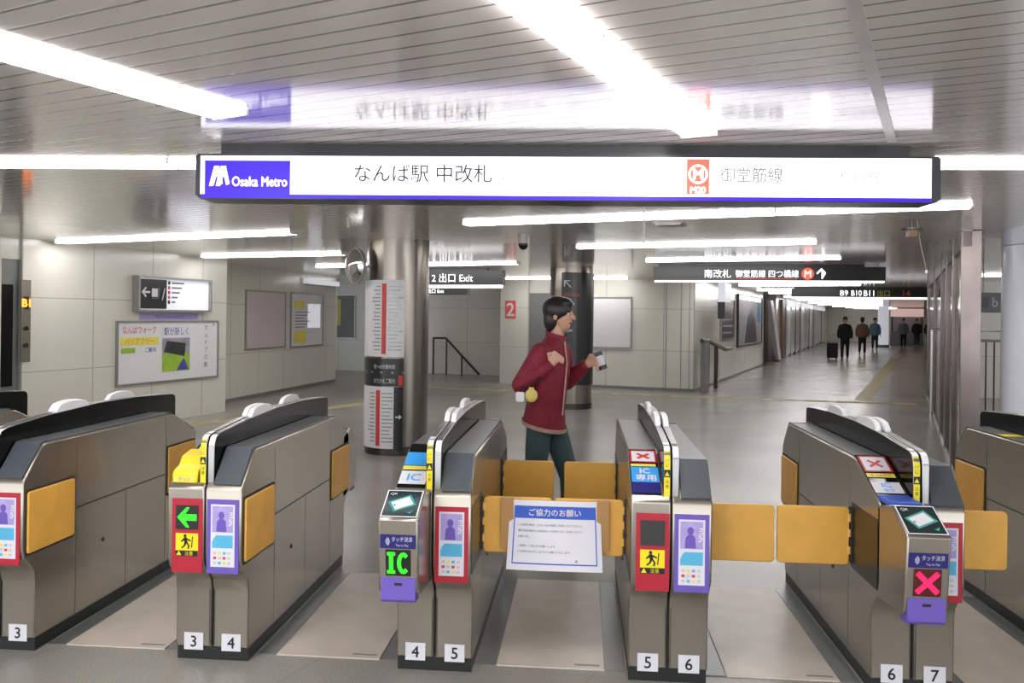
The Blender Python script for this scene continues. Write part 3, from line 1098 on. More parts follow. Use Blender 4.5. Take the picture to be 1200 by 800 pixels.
framed('poster_case', 'wide lit poster case showing a dark figure, along the corridor wall', 'poster', C0, Cd, 5.7, 10.7, 0.80, 2.30, 'poster_grey', dr_win,
       frame='door_dark', group='corridor poster cases', depth=0.06)
t = thing('leaning_board', 'white plank leaning diagonally across the dark corridor doorway', 'board', on(C0, Cd, 12.0, 0, 0.05), math.atan2(Cd.y, Cd.x))
mb = MB()
mb.prism([(2.75, 0.0), (3.75, 0.0), (0.75, 2.25), (0.0, 2.25)], -0.12, 0.0, 'board_white', 'y')
mb.build('plank', t, 0)
MB().box(2.7, 3.8, -0.14, 0.02, 0, 0.05, 'door_dark').build('foot', t, 0)
t = thing('shop_pillar', 'brown slim pillar at the end of the dark corridor doorway', 'pillar', on(C0, Cd, 16.6, 0), math.atan2(Cd.y, Cd.x))
MB().box(0, 1.0, -0.10, 0, 0, 2.38, 'brown_post').build('shaft', t, 0)
MB().box(-.02, 1.02, -0.12, 0, 0, 0.12, 'dark_metal').build('plinth', t, 0)
for k, (s0, s1, lb) in enumerate(((18.2, 24.5, 'nearest white glazed shopfront past the brown slim pillar'), (25.2, 33.0, 'middle white glazed shopfront along the corridor'),
                                  (34.0, 44.0, 'furthest white glazed shopfront along the corridor'))):
    t = thing('shopfront', lb, 'shopfront', on(C0, Cd, s0, 0), math.atan2(Cd.y, Cd.x), 'corridor shopfronts')
    w = s1 - s0
    MB().box(0, w, -0.06, 0, 0.1, 2.2, 'shop_white').build('glazing', t, 0)
    MB().box(0, w, -0.10, 0, 2.2, 2.42, 'lightbox_white').build('fascia', t, 0)
    for i in range(4):
        MB().box(w * i / 3.0 - .05, w * i / 3.0 + .05, -0.085, 0, 0, 2.2, 'dark_metal' if i == 2 else 'board_frame').build('mullion', t, 0)
# far end of the corridor: a lit stall and a lit column
t = thing('shop_stall', 'pale pink lit stall at the very far end of the corridor', 'stall', (19.6, 54.6, 0), -0.36)
MB().box(0, 1.9, 0, 2.0, 0, 0.9, 'fabric_grey').build('counter', t, 0)
MB().box(0, 1.9, 0, 2.0, 1.85, 2.35, 'pink_lit').build('fascia', t, 0)
for x in (0.05, 1.75):
    MB().box(x, x + 0.1, 0, 0.1, 0.9, 1.85, 'dark_metal').build('post', t, 0)
MB().box(0, 1.9, 1.9, 2.0, 0.9, 1.85, 'poster_grey').build('back_panel', t, 0)
t = thing('lit_column', 'slim bright column in the far corridor between the blurred people', 'column', (17.9, 51.0, 0))
MB().cyl((0, 0, 0), (0, 0, CEIL), 0.3, 'lightbox_white', seg=24).build('shaft', t)
MB().cyl((0, 0, 0), (0, 0, .15), 0.33, 'board_frame', seg=24).build('base_ring', t)

# ------------------------------------------------------------------ steel and glass partition at right
t = thing('glass_partition', 'steel-framed glass partition running down the right side of the corridor', 'partition', P0, math.atan2(Pd.y, Pd.x))
for s, w in ((0.0, 0.15), (1.45, 0.06), (2.9, 0.06), (4.3, 0.10), (7.2, 0.06), (10.8, 0.12)):
    MB().box(s, s + (0.2 if w > .1 else .08), -w - .02, 0.0, 0, CEIL, 'partition_steel').build('post', t, 0, bevel=0.006)
js = (0.0, 1.45, 2.9, 4.3, 7.2, 10.8)
for a, b in zip(js[:-1], js[1:]):
    MB().box(a + .1, b, -0.05, -0.03, 0.06, CEIL - 0.15, 'pane').build('pane', t, 0)
MB().box(0, 10.9, -0.09, -0.01, CEIL - 0.15, CEIL, 'partition_steel').build('top_rail', t, 0)
MB().box(0, 10.9, -0.09, -0.01, 0, 0.06, 'partition_steel').build('bottom_rail', t, 0)
# things glimpsed between the partition and the white column
t = thing('hanging_sign', 'black sign with a white letter b, between the glass partition and white column', 'sign', (5.72, 12.53, CEIL), 0.0, 'black hanging signs')
mb = MB()
mb.box(0, 0.62, 0, 0.1, -0.72, -0.43, 'sign_black')
mb.rect((0, -.001, 0), X_, Z_, 0.06, 0.16, -0.65, -0.50, 'ink_grey')
mb.text('b', (0.24, -0.001, -0.57), X_, Z_, 0.13, 'white_paper', .002, bold=.004)
mb.build('case', t, 0)
for x in (0.1, 0.5):
    MB().cyl((x, .05, -.43), (x, .05, 0), 0.012, 'board_frame').build('hanger', t)
t = thing('barred_gate', 'dark barred railing standing between the glass partition and white column', 'railing', (5.72, 12.6, 0), 0.0)
mb = MB()
mb.box(0, 0.9, 0, .04, 1.30, 1.34, 'dark_metal'); mb.box(0, 0.9, 0, .04, 0.08, 0.12, 'dark_metal')
mb.build('rail', t, 0)
for i in range(8):
    MB().cyl((0.05 + i * .115, .02, 0.0 if i in (0, 7) else .1), (0.05 + i * .115, .02, 1.32), 0.012, 'dark_metal', seg=8).build('bar', t)
t = thing('handrail', 'thin pale horizontal rail right of the glass partition', 'handrail', (5.9, 14.6, 0), 0.0)
MB().cyl((0, 0, 1.45), (2.2, 0, 1.45), 0.022, 'steel_light').build('rail', t)
for x in (0.02, 2.18):
    MB().cyl((x, 0, 0), (x, 0, 1.45), 0.022, 'steel_light').build('post', t)

# ------------------------------------------------------------------ tactile paving lines
for p, q, lb, w in (((-5.55, 11.2), (-3.3, 15.6), 'yellowish tactile strip along the left wall floor', 0.3),
                    ((-3.4, 17.9), (6.4, 16.4), 'yellowish tactile strip crossing the floor before the board wall', 0.3),
                    ((5.55, 16.9), (13.6, 37.2), 'yellowish tactile strip running down the corridor', 0.32)):
    p, q = Vector((p[0], p[1], 0)), Vector((q[0], q[1], 0))
    L = (q - p).length
    mb = MB().box(0, L, -w / 2, w / 2, 0.0, 0.004, 'tactile')
    for i in range(int(L / 0.6)):
        for k in range(3):
            mb.box(i * .6 + .05, i * .6 + .5, (k - 1) * w * .3 - .02, (k - 1) * w * .3 + .02, 0.004, 0.008, 'tactile')
    ob = mb.build('tactile_paving', None, 0, loc=p, rotz=math.atan2((q - p).y, (q - p).x))
    tag(ob, lb, 'tactile paving', 'tactile strips')

# ================================================================== TICKET GATES
GX = {0: -3.75, 1: -2.715, 2: -1.68, 3: -0.645, 4: 0.39, 5: 1.425, 6: 2.46}
GY, GL, GW = 3.58, 1.70, 0.172
PROF_STEEP = [(0.0, 0.50), (0.0, 0.800), (0.010, 0.822), (0.130, 0.955), (0.16, 0.968), (1.36, 0.968), (1.40, 0.958), (1.68, 0.832),
              (1.70, 0.81), (1.70, 0.50), (1.688, 0.455), (1.655, 0.42), (1.62, 0.375), (1.61, 0.32), (1.61, 0.06), (0.09, 0.06),
              (0.09, 0.32), (0.08, 0.375), (0.045, 0.42), (0.012, 0.455)]
SPINE = [(0.02, 0.815), (0.02, 0.985), (0.026, 1.012), (0.042, 1.034), (0.07, 1.045), (0.12, 1.051), (0.4, 1.073), (0.8, 1.088), (1.2, 1.084),
         (1.5, 1.070), (1.655, 1.060), (1.68, 1.050), (1.69, 1.03), (1.69, 0.82)]


def flip(pr):
    return [(GL - y, z) for y, z in pr][::-1]


def spine_front(z):
    """how far the spine's front face stands from y=0 at height z"""
    pts = SPINE[:6]
    for (y0, z0), (y1, z1) in zip(pts[:-1], pts[1:]):
        if z0 <= z <= z1:
            return y0 + (y1 - y0) * (z - z0) / max(1e-6, z1 - z0)
    return 0.02


def runner(mb, o, s, m, n):
    """small running figure blocked by a flap"""
    P = lambda pts: mb.poly(o, X_, Z_, [(a * s, b * s) for a, b in pts], m, n)
    P([(-.05 + .09 * math.cos(i * PI / 5), .36 + .09 * math.sin(i * PI / 5)) for i in range(10)])
    P([(-.14, .26), (.04, .28), (.10, -.02), (-.08, -.06)])
    P([(.0, .26), (.30, .12), (.28, .04), (-.02, .16)])
    P([(-.12, .24), (-.30, .06), (-.25, .0), (-.08, .12)])
    P([(-.08, .0), (.06, .0), (-.02, -.2), (-.22, -.36), (-.28, -.3), (-.12, -.16)])
    P([(-.02, .0), (.10, .0), (.22, -.18), (.18, -.38), (.09, -.36), (.12, -.18)])
    P([(.30, -.3), (.36, -.3), (.42, .34), (.36, .34)])


def poster(t, x0, frame, label=None):
    """purple or red edged advertisement on the front of a cabinet half"""
    mb = MB()
    w, z0, z1 = 0.147, 0.43, 0.762
    mb.box(x0, x0 + w, -0.003, 0.004, z0, z1, frame)
    o = Vector((x0, -0.003, z0))
    h = z1 - z0
    mb.rect(o, X_, Z_, .018, w - .018, .03, h - .022, 'white_paper', .0006)
    a0, a1 = .025, w - .026
    mb.rect(o, X_, Z_, a0, a1, .185, h - .03, 'lilac', .0012)
    cx = w * .46
    mb.poly(o, X_, Z_, [(cx + .014 * math.cos(i * PI / 8), .262 + .017 * math.sin(i * PI / 8)) for i in range(16)], 'violet', .0018)
    mb.poly(o, X_, Z_, [(cx - .024, .188), (cx + .024, .188), (cx + .02, .235), (cx + .008, .246), (cx - .008, .246), (cx - .02, .235)], 'violet', .0018)
    mb.text('PiTaPa', o + X_ * (w - .036) + Z_ * .245, Z_ * -1, X_, .016, 'white_paper', .0022, maxw=.10, bold=.0007)
    mb.poly(o, X_, Z_, [(a0, .115), (a1, .115), (a1, .172), (a0 + .02, .172), (a0 + .008, .160), (a0, .14)], 'sky_blue', .0012)
    cols = ('board_pink', 'lightbox_white', 'sky_blue', 'map_red', 'poster_yellow', 'blue')
    for i in range(4):
        for j in range(3):
            x = a0 + .006 + i * .022
            z = .042 + j * .022
            mb.rect(o, X_, Z_, x, x + .014, z, z + .012, cols[(i * 2 + j * 3 + i * j) % 6], .0012)
    ob = mb.build('poster', t, 0)
    if label:
        ob['label'] = label
    return ob


def led_panel(t, state):
    """red panel with direction display and running-figure sticker on the left half"""
    x0, x1, z0, z1 = -0.150, -0.008, 0.43, 0.762
    p = MB().box(x0, x1, -0.003, 0.004, z0, z1, 'red_sticker').build('red_panel', t, 0)
    p['label'] = 'red panel'
    mb = MB()
    o = Vector((-0.079, -0.003, 0.678))
    mb.box(-0.131, -0.027, -0.006, -0.003, 0.624, 0.732, 'led_back' if state else 'led_off')
    if state:
        s = .045
        mb.poly(o - Y_ * .003, X_, Z_, [(-s, 0), (-.002, s), (.012, s), (-.008, .014), (s, .014), (s, -.014), (-.008, -.014), (.012, -s), (-.002, -s)], 'led_green', .001)
    d = mb.build('display', p, 0)
    d['label'] = 'display with a green left arrow' if state else 'dark unlit display'
    mb = MB()
    mb.box(-0.131, -0.027, -0.0045, -0.003, 0.504, 0.606, 'yellow_sticker')
    runner(mb, Vector((-.083, -.0045, .566)), .08, 'ink', .0008)
    mb.rect((0, -.0045, 0), X_, Z_, -.131, -.027, .504, .529, 'ink', .0006)
    mb.text('注意', Vector((-.069, -.0045, .5165)), X_, Z_, .018, 'yellow_sticker', .0014, maxw=.06)
    mb.poly((-.115, -.0045, .5165), X_, Z_, [(-.012, -.009), (.012, -.009), (0, .011)], 'yellow_sticker', .0014)
    mb.build('warning_sticker', p, 0)


SLOPE_A, SLOPE_B = Vector((0, 0.022, 0.836)), Vector((0, 0.335, 0.977))   # left half's reader slope
SV = (SLOPE_B - SLOPE_A).normalized()


def slope_sheet(mb, x0, x1, s0, s1, m, n):
    mb.rect(SLOPE_A, X_, SV, x0, x1, s0, s1, m, n)


def ic_reader(t, lit, rear=False):
    """card and code reader box bulging from the front of the left half"""
    mb = MB()
    pr = [(-.285, .775), (-.288, .765), (-.262, .475), (-.235, .450), (0.03, .425), (0.03, .82), (-.105, .853), (-.125, .855)]
    mb.prism(pr[::-1], -GW, -.006, 'steel')
    r = mb.build('reader', t, 20, bevel=0.008)
    a, b = Vector((0, -.285, .7765)), Vector((0, -.127, .8555))
    v = (b - a).normalized()
    L = (b - a).length
    mb = MB()
    c = -0.089
    o = Vector((c, a.y, a.z))
    mb.rect(o, X_, v, -.076, .076, .004, L - .004, 'white_plastic', .002)
    mb.rect(o, X_, v, -.071, .071, .009, L - .009, 'dark_screen', .0028)
    ca, sa_ = math.cos(.5), math.sin(.5)
    R = lambda pts: [(p * ca - q * sa_, L / 2 + p * sa_ + q * ca) for p, q in pts]
    mb.poly(o, X_, v, R([(-.05, -.036), (.05, -.036), (.05, .036), (-.05, .036)]), 'teal', .0034)
    mb.poly(o, X_, v, R([(-.040, -.027), (.040, -.027), (.040, .027), (-.040, .027)]), 'white_paper', .004)
    mb.poly(o, X_, v, R([(-.036, -.004), (-.03, -.004), (-.03, .006), (-.036, .006)]), 'ink', .0046)
    mb.poly(o, X_, v, [(.03, .03), (.055, .045), (.045, .022)], 'teal', .0042)
    mb.text('QR', o + X_ * -.045 + v * (L - .032), X_, v, .018, 'white_paper', .005)
    mb.build('screen', r, 0)
    F = lambda z: -.288 + (.765 - z) / (.765 - .475) * .026 - .0015
    mb = MB()

    def fq(x0, x1, z0, z1, m, n):
        mb.add([(x0, F(z0) - n, z0), (x1, F(z0) - n, z0), (x1, F(z1) - n, z1), (x0, F(z1) - n, z1)], [(0, 1, 2, 3)], m)
    fv = Vector((0, F(.6) - F(.5), .1)).normalized()
    fq(-.163, -.016, .650, .708, 'navy', .0)
    for i in range(3):
        rr = .007 + .006 * i
        pts = [(rr * math.cos(q), rr * math.sin(q)) for q in (-.9, -.45, 0, .45, .9)] + [((rr + .003) * math.cos(q), (rr + .003) * math.sin(q)) for q in (.9, .45, 0, -.45, -.9)]
        mb.poly((-.145, F(.68) - .001, .680), X_, fv, pts, 'white_paper', .0008)
    mb.text('タッチ決済', Vector((-.072, F(.69) - .001, .690)), X_, fv, .021, 'white_paper', .001, maxw=.085)
    mb.text('Tap to Pay', Vector((-.072, F(.665) - .001, .664)), X_, fv, .011, 'white_paper', .001)
    mb.build('label_strip', r, 0)
    mb = MB()
    fq(-.141, -.037, .537, .645, 'led_back' if lit == 'IC' else 'led_dark_red', .0)
    o = Vector((-.089, F(.591) - .001, .591))
    if lit == 'IC':
        s = .045
        mb.poly(o, X_, fv, [(-s, -s), (-.012, -s), (-.012, -s + .014), (-.020, -s + .014), (-.020, s - .014), (-.012, s - .014), (-.012, s), (-s, s),
                            (-s, s - .014), (-.037, s - .014), (-.037, -s + .014), (-s, -s + .014)], 'led_green', .001)
        ring = [(.030 + .0 + .0 * i, 0) for i in range(0)]
        outer, inner = [], []
        for i in range(13):
            q = math.radians(45 + 270 * i / 12)
            outer.append((.022 + .026 * math.cos(q), .045 * math.sin(q)))
            inner.append((.022 + .010 * math.cos(q), .028 * math.sin(q)))
        for i in range(12):
            mb.poly(o, X_, fv, [outer[i], outer[i + 1], inner[i + 1], inner[i]], 'led_green', .001)
    else:
        s, k = .046, .014
        mb.poly(o, X_, fv, [(-s, -s + k), (-s + k, -s), (s, s - k), (s - k, s)], 'led_red', .001)
        mb.poly(o, X_, fv, [(s, -s + k), (s - k, -s), (-s, s - k), (-s + k, s)], 'led_red', .0012)
    d = mb.build('display', r, 0)
    d['label'] = 'display with green letters IC' if lit == 'IC' else 'display with a red cross'
    mb = MB()
    pr = [(F(.53), .53), (-.272, .44), (-.262, .428), (-.2, .425), (-.2, .53)]
    mb.prism(pr[::-1], -.160, -.018, 'violet')
    mb.box(-.105, -.072, F(.5) - .004, F(.5) + .006, .494, .508, 'ink')
    q = mb.build('lower_cover', r, 0)
    q['label'] = 'violet cover'
    if rear:
        r.location = (0, GL - .09, 0)
        r.rotation_euler = (0, 0, PI)
        r['label'] = 'card reader on the far end'


def flap_mesh(w, h):
    mb = MB()
    mb.prism(rrect(w, h, 0.018), -0.011, 0.011, 'yellow_flap', 'y')
    return mb


def gate(i, label, number_l, number_r, left='led', right='violet', led=True, flaps=(0, 0, 0, 0), reader=None):
    """flaps: left near, right near, left far, right far; 1 = closed across the lane"""
    t = thing('ticket_gate', label, 'ticket gate', (GX[i], GY, 0), 0.0, 'ticket gates')
    MB().box(-GW + .004, GW - .004, 0.10, GL - 0.10, 0.0, 0.062, 'plinth_black').build('plinth', t, 0)
    for s in (1, -1):
        pr = PROF_STEEP if s > 0 else flip(PROF_STEEP)
        lo, hi = (0.003, GW) if s > 0 else (-GW, -0.003)
        mb = MB().prism(pr[::-1], lo, hi, 'steel')
        mb.build('cabinet_half', t, 30, bevel=0.007)
        # panel joints on the outer side
        mb = MB()
        xx = (GW + .0006) * s
        for y0, y1, z0, z1 in ((.40, .404, .07, .93), (1.30, 1.304, .07, .93), (.404, 1.30, .60, .606), (.86, .863, .07, .60)):
            mb.add([(xx, y0, z0), (xx, y1, z0), (xx, y1, z1), (xx, y0, z1)], [(0, 1, 2, 3)], 'seam_dark' if z1 - z0 < .01 else 'seam_soft')
        mb.build('side_seam', t, 0)
        MB().cyl((GW * s, .64, .38), ((GW + .003) * s, .64, .38), .011, 'seam_dark', seg=14).build('lock', t)
        # top cover and slope panel
        x0, x1 = sorted((.040 * s, .166 * s))
        y0, y1 = (.17, 1.35) if s > 0 else (.36, 1.53)
        MB().box(x0, x1, y0, y1, .966, .977, 'grey_cover').build('top_cover', t, 0, bevel=.003)
        A, B = (Vector((0, .006, .824)), Vector((0, .138, .968)))
        if s < 0:
            A, B = (Vector((0, GL - .006, .824)), Vector((0, GL - .138, .968)))
        d = (B - A).normalized()
        n = Vector((0, -d.z, d.y)) if s > 0 else Vector((0, d.z, -d.y)) * 1.0
        if n.z < 0:
            n = -n
        pr = [tuple((A + n * .012).yz), tuple((B + n * .012).yz), tuple((B + Vector((0, .05 * s, .012))).yz), tuple((B + Vector((0, .05 * s, -.02))).yz), tuple((A - n * .01).yz)]
        MB().prism(pr if s > 0 else pr[::-1], x0, x1, 'slate_panel').build('slope_panel', t, 0, bevel=.003)
        # gentle slope panel (the side where tickets go in)
        pr = [(.022, .838), (.335, .979), (.36, .979), (.36, .95), (.035, .82)]
        if s > 0:
            pr = flip(pr)
        MB().prism(pr, x0, x1, 'black_plastic').build('reader_slope', t, 0, bevel=.002)
        # black spine with metal edge
        lo, hi = (0.0025, .034) if s > 0 else (-.034, -.0025)
        MB().prism(SPINE[::-1], lo, hi, 'spine_black', rim='spine_rim').build('spine', t, 35, bevel=.004)
    # black outer skins of the spine
    # white sensor covers on the spine
    for sx, y0, y1 in ((-.018, .47, .76), (.018, .45, .74), (-.018, .97, 1.26)):
        mb = MB()
        zc = 1.086
        pts = []
        for k in range(9):
            a = k / 8.0
            pts.append((y0 + (y1 - y0) * a, zc + .040 * math.sin(PI * min(1, max(0, a))) ** .35))
        mb.prism(([(y0, 1.06), (y1, 1.06)] + pts[::-1]), sx - .013, sx + .013, 'white_plastic')
        mb.build('sensor_cover', t, 40, bevel=.004)
    # front of the spine: yellow warning strip on the left, white tab on the right
    mb = MB()

    def strip(x0, x1, z0, z1, m, n, k=6):
        for q in range(k):
            a, b = z0 + (z1 - z0) * q / k, z0 + (z1 - z0) * (q + 1) / k
            mb.add([(x0, spine_front(a) - n, a), (x1, spine_front(a) - n, a), (x1, spine_front(b) - n, b), (x0, spine_front(b) - n, b)], [(0, 1, 2, 3)], m)
    strip(-.031, -.006, .822, 1.025, 'yellow_sticker', .001, 10)
    for z, c in ((.985, 'ドア'), (.965, 'に'), (.895, '注'), (.875, '意')):
        mb.text(c, (-.0185, spine_front(z) - .0012, z), X_, Z_, .015, 'ink', .0012, maxw=.017)
    mb.rect((0, .0188, 0), X_, Z_, -.0312, -.0058, .914, .946, 'ink', .0008)
    mb.poly((-.0185, .0188, .928), X_, Z_, [(-.010, -.008), (.010, -.008), (0, .011)], 'yellow_sticker', .0016)
    w_ = mb.build('warning_strip', t, 0)
    w_['label'] = 'yellow warning strip'
    mb = MB()
    strip(-.031, -.006, 1.026, 1.050, 'white_plastic', .001)
    strip(.006, .031, 1.000, 1.050, 'white_plastic', .001)
    mb.build('status_lamp', t, 0)
    # seams and number plates on the front foot
    mb = MB()
    for x in (-.012, 0, .012):
        mb.box(x - .0012, x + .0012, .0885, .092, .07, .36, 'seam_dark')
    mb.build('front_seam', t, 0)
    for x0, n in ((-.131, number_l), (.047, number_r)):
        mb = MB().box(x0, x0 + .09, .087, .0905, .047, .125, 'white_paper')
        mb.text(str(n), (x0 + .045, .087, .086), X_, Z_, .05, 'ink', .0008, bold=.001)
        mb.build('number_plate', t, 0)
    poster(t, .013, 'red_sticker' if right == 'red' else 'violet', 'red-edged poster' if right == 'red' else 'violet-edged poster')
    if reader:
        ic_reader(t, reader)
    elif led is not None:
        led_panel(t, led)
    # flaps
    for k, (s, near) in enumerate(((-1, 1), (1, 1), (-1, 0), (1, 0))):
        y = .025 if near else 1.325
        fl = flaps[k]
        if not fl:
            mb = MB()
            mb.prism(rrect(.35, .285, .014, cx=y + .175, cy=.6175), s * (GW - .002), s * (GW + .012), 'yellow_flap', 'x')
            f = mb.build('flap', t, 30, bevel=.004)
            f['label'] = 'yellow flap folded flat against the side'
            mb = MB()
            mb.prism(rrect(.372, .307, .012, cx=y + .175, cy=.6175), s * (GW - .004), s * (GW + .003), 'seam_dark', 'x')
            mb.build('flap_bay', t, 0)
        else:
            yh = .36 if near else 1.36
            ln = .325 if near else .300
            f = flap_mesh(ln, .265).build('flap', t, 30, bevel=.004)
            f.location = (s * (GW + .014 + ln / 2), yh, .6025)
            f['label'] = 'yellow flap closed across the lane'
            mb = MB()
            for z in (.52, .60, .67):
                mb.cyl((s * (GW + .012), yh, z), (s * (GW + .012), yh, z + .035), .015, 'yellow_flap', seg=14)
            mb.box(min(s * GW, s * (GW + .01)), max(s * GW, s * (GW + .01)), yh - .016, yh + .016, .48, .735, 'seam_dark')
            mb.build('hinge', t, 30)
            mb = MB()
            mb.prism(rrect(.34, .30, .012, cx=yh - .165 if near else yh + .165, cy=.61), s * (GW - .004), s * (GW + .002), 'dark_metal', 'x')
            mb.build('flap_bay', t, 0)
    return t


def x_sheet(mb, x0, x1, s0, s1):
    slope_sheet(mb, x0, x1, s0, s1, 'red_sticker', .0055)
    e = .009
    slope_sheet(mb, x0 + e, x1 - e, s0 + e, s1 - e, 'white_paper', .0062)
    cx, cs = (x0 + x1) / 2, (s0 + s1) / 2
    w, h = (x1 - x0) * .26, (s1 - s0) * .24
    k = .010
    mb.poly(SLOPE_A, X_, SV, [(cx - w, cs - h + k), (cx - w + k, cs - h), (cx + w, cs + h - k), (cx + w - k, cs + h)], 'map_red', .007)
    mb.poly(SLOPE_A, X_, SV, [(cx + w, cs - h + k), (cx + w - k, cs - h), (cx - w, cs + h - k), (cx - w + k, cs + h)], 'map_red', .0074)


gate(0, 'leftmost black-topped ticket gate, only its rear tip showing at the left edge', 1, 2)
gate(1, 'ticket gate cut by the left edge, showing its dark flank and number 3 plate', 2, 3, right='red')
g2 = gate(2, 'ticket gate with the green arrow and yellow ticket box, numbered 3 and 4', 3, 4, led=True)
g3 = gate(3, 'ticket gate with green IC display, left of the closed lane, numbered 4 and 5', 4, 5, right='red', reader='IC', flaps=(0, 1, 0, 1))
g4 = gate(4, 'ticket gate with unlit display and blue IC sticker, numbered 5 and 6', 5, 6, led=False, flaps=(1, 1, 1, 0))
g5 = gate(5, 'ticket gate with the red cross display, numbered 6 and 7', 6, 7, right='red', reader='X', flaps=(1, 1, 0, 0))
g6 = gate(6, 'ticket gate cut by the right edge, its grey flank showing', 7, 8)

ic_reader(g2, 'IC', True)
# yellow ticket box over the slot of the green-arrow gate
mb = MB()
mb.prism([(.012, .826), (.012, .868), (.03, .885), (.075, .90), (.10, .935), (.19, .955), (.20, .92)][::-1], -.160, -.042, 'yellow_box')
q = mb.build('ticket_box', g2, 20, bevel=.006)
q['label'] = 'yellow ticket box'
mb = MB()
mb.rect((0, .0115, 0), X_, Z_, -.15, -.055, .833, .858, 'poster_yellow', .0005)
mb.text('きっぷ', (-.102, .0115, .846), X_, Z_, .016, 'ink_grey', .001)
mb.build('ticket_label', q, 0)
mb = MB()
slope_sheet(mb, -.150, -.070, .24, .31, 'lime', .005)
mb.build('slope_sticker', g2, 0)
# stickers on the slopes of the other gates
mb = MB()
slope_sheet(mb, -.163, -.042, .005, .085, 'navy', .005)
slope_sheet(mb, -.163, -.042, .085, .20, 'bright_blue', .005)
o_ = SLOPE_A + SV * .168 + X_ * -.102
mb.text('IC', o_, X_, SV, .036, 'white_paper', .0062, bold=.0015)
mb.text('専用', SLOPE_A + SV * .118 + X_ * -.10, X_, SV, .045, 'white_paper', .0062, bold=.001)
slope_sheet(mb, -.163, -.05, .205, .225, 'poster_yellow', .005)
x_sheet(mb, -.165, -.042, .235, .335)
mb.build('slope_sticker', g4, 0)
mb = MB()
slope_sheet(mb, -.166, -.045, .055, .135, 'white_paper', .005)
mb.text('IC', SLOPE_A + SV * .112 + X_ * -.105, X_, SV, .032, 'bright_blue', .006, bold=.001)
mb.text('専用', SLOPE_A + SV * .074 + X_ * -.105, X_, SV, .022, 'bright_blue', .006)
slope_sheet(mb, -.166, -.045, .17, .20, 'poster_yellow', .005)
mb.text('きっぷ不可', SLOPE_A + SV * .185 + X_ * -.105, X_, SV, .016, 'ink', .006, maxw=.1)
x_sheet(mb, -.166, -.042, .21, .335)
mb.build('slope_sticker', g5, 0)
mb = MB()
mb.box(-.168, -.040, -.10, .05, .838, .862, 'blue')
mb.build('reader_back', g5, 0, bevel=.008)['label'] = 'blue band behind the screen'
mb = MB()
slope_sheet(mb, -.164, -.042, .02, .12, 'white_paper', .005)
slope_sheet(mb, -.164, -.042, .13, .16, 'poster_yellow', .005)
slope_sheet(mb, -.164, -.042, .165, .27, 'bright_blue', .005)
mb.text('IC', SLOPE_A + SV * .07 + X_ * -.10, X_, SV, .05, 'bright_blue', .006, bold=.001)
mb.build('slope_sticker', g3, 0)
mb = MB()
mb.box(-.166, -.06, 1.12, 1.20, .9775, .9785, 'yellow_sticker')
mb.build('top_sticker', g6, 0)

# lane floor plates
lab = {0: 'beige lane floor plate at the far left between the first gates', 1: 'beige lane floor plate left of the green-arrow gate',
       2: 'beige lane floor plate between the green-arrow gate and the IC gate', 3: 'beige lane floor plate under the closed lane with the hung notice',
       4: 'beige lane floor plate left of the red-cross gate', 5: 'beige lane floor plate at the far right, past the red-cross gate'}
for i in range(6):
    cx = (GX[i] + GX[i + 1]) / 2
    t = thing('lane_plate', lab[i], 'floor plate', (cx, 3.76, 0), 0, 'lane floor plates')
    MB().box(-.245, .245, 0, 1.24, 0.0, .006, 'lane_plate').build('plate', t, 0)
    for s in (-1, 1):
        MB().box(min(s * .250, s * .335), max(s * .250, s * .335), 0, 1.24, 0, .004, 'lane_strip').build('side_strip', t, 0)
    MB().box(.11, .225, .03, .045, .006, .0075, 'slot_grey').build('slot', t, 0)

# ------------------------------------------------------------------ notice hung across the closed lane
cx = -0.118
t = thing('notice', 'white and blue paper notice taped across the closed yellow flaps', 'notice', (cx, GY + .335, 0))
mb = MB()
W_, z0, z1 = .212, .405, .728
N = 14


def bow(x, z):
    f = (z1 - z) / (z1 - z0)
    return -.002 - .03 * (f ** 1.5) - .006 * math.sin((x / W_ + 1) * PI / 2)


def sheet(xa, xb, za, zb, m, n, nx=10, nz=6, mb=mb):
    vs = []
    for j in range(nz + 1):
        for i in range(nx + 1):
            x = xa + (xb - xa) * i / nx
            z = za + (zb - za) * j / nz
            k = 1 + .07 * (z1 - z) / (z1 - z0)
            vs.append((x * k, bow(x, z) - n, z))
    fs = [(j * (nx + 1) + i, j * (nx + 1) + i + 1, (j + 1) * (nx + 1) + i + 1, (j + 1) * (nx + 1) + i) for j in range(nz) for i in range(nx)]
    mb.add(vs, fs, m)


sheet(-W_, W_, z0, z1, 'white_paper', 0)
sheet(-W_, W_, z0, z1, 'white_paper', -.002)
mb.build('sheet', t, 60)
mb = MB()
b0, b1 = z0 + .028, z1 - .026
sheet(-.19, .19, b1 - .058, b1, 'blue', .0008, mb=mb)
sheet(-.19, -.185, b0, b1, 'blue', .0008, 1, mb=mb)
sheet(.185, .19, b0, b1, 'blue', .0008, 1, mb=mb)
sheet(-.19, .19, b0, b0 + .006, 'blue', .0008, 10, 1, mb=mb)
mb.build('border', t, 0)['label'] = 'blue border with header'
mb = MB()


def ntext(s, x, z, h, m, maxw, align='C', bold=0):
    k = MB()
    k.text(s, (x, 0, z), X_, Z_, h, m, 0, align, maxw, bold)
    mb.add([(v[0] * (1 + .07 * (z1 - v[2]) / (z1 - z0)), bow(v[0], v[2]) - .0022, v[2]) for v in k.v], k.f, m)


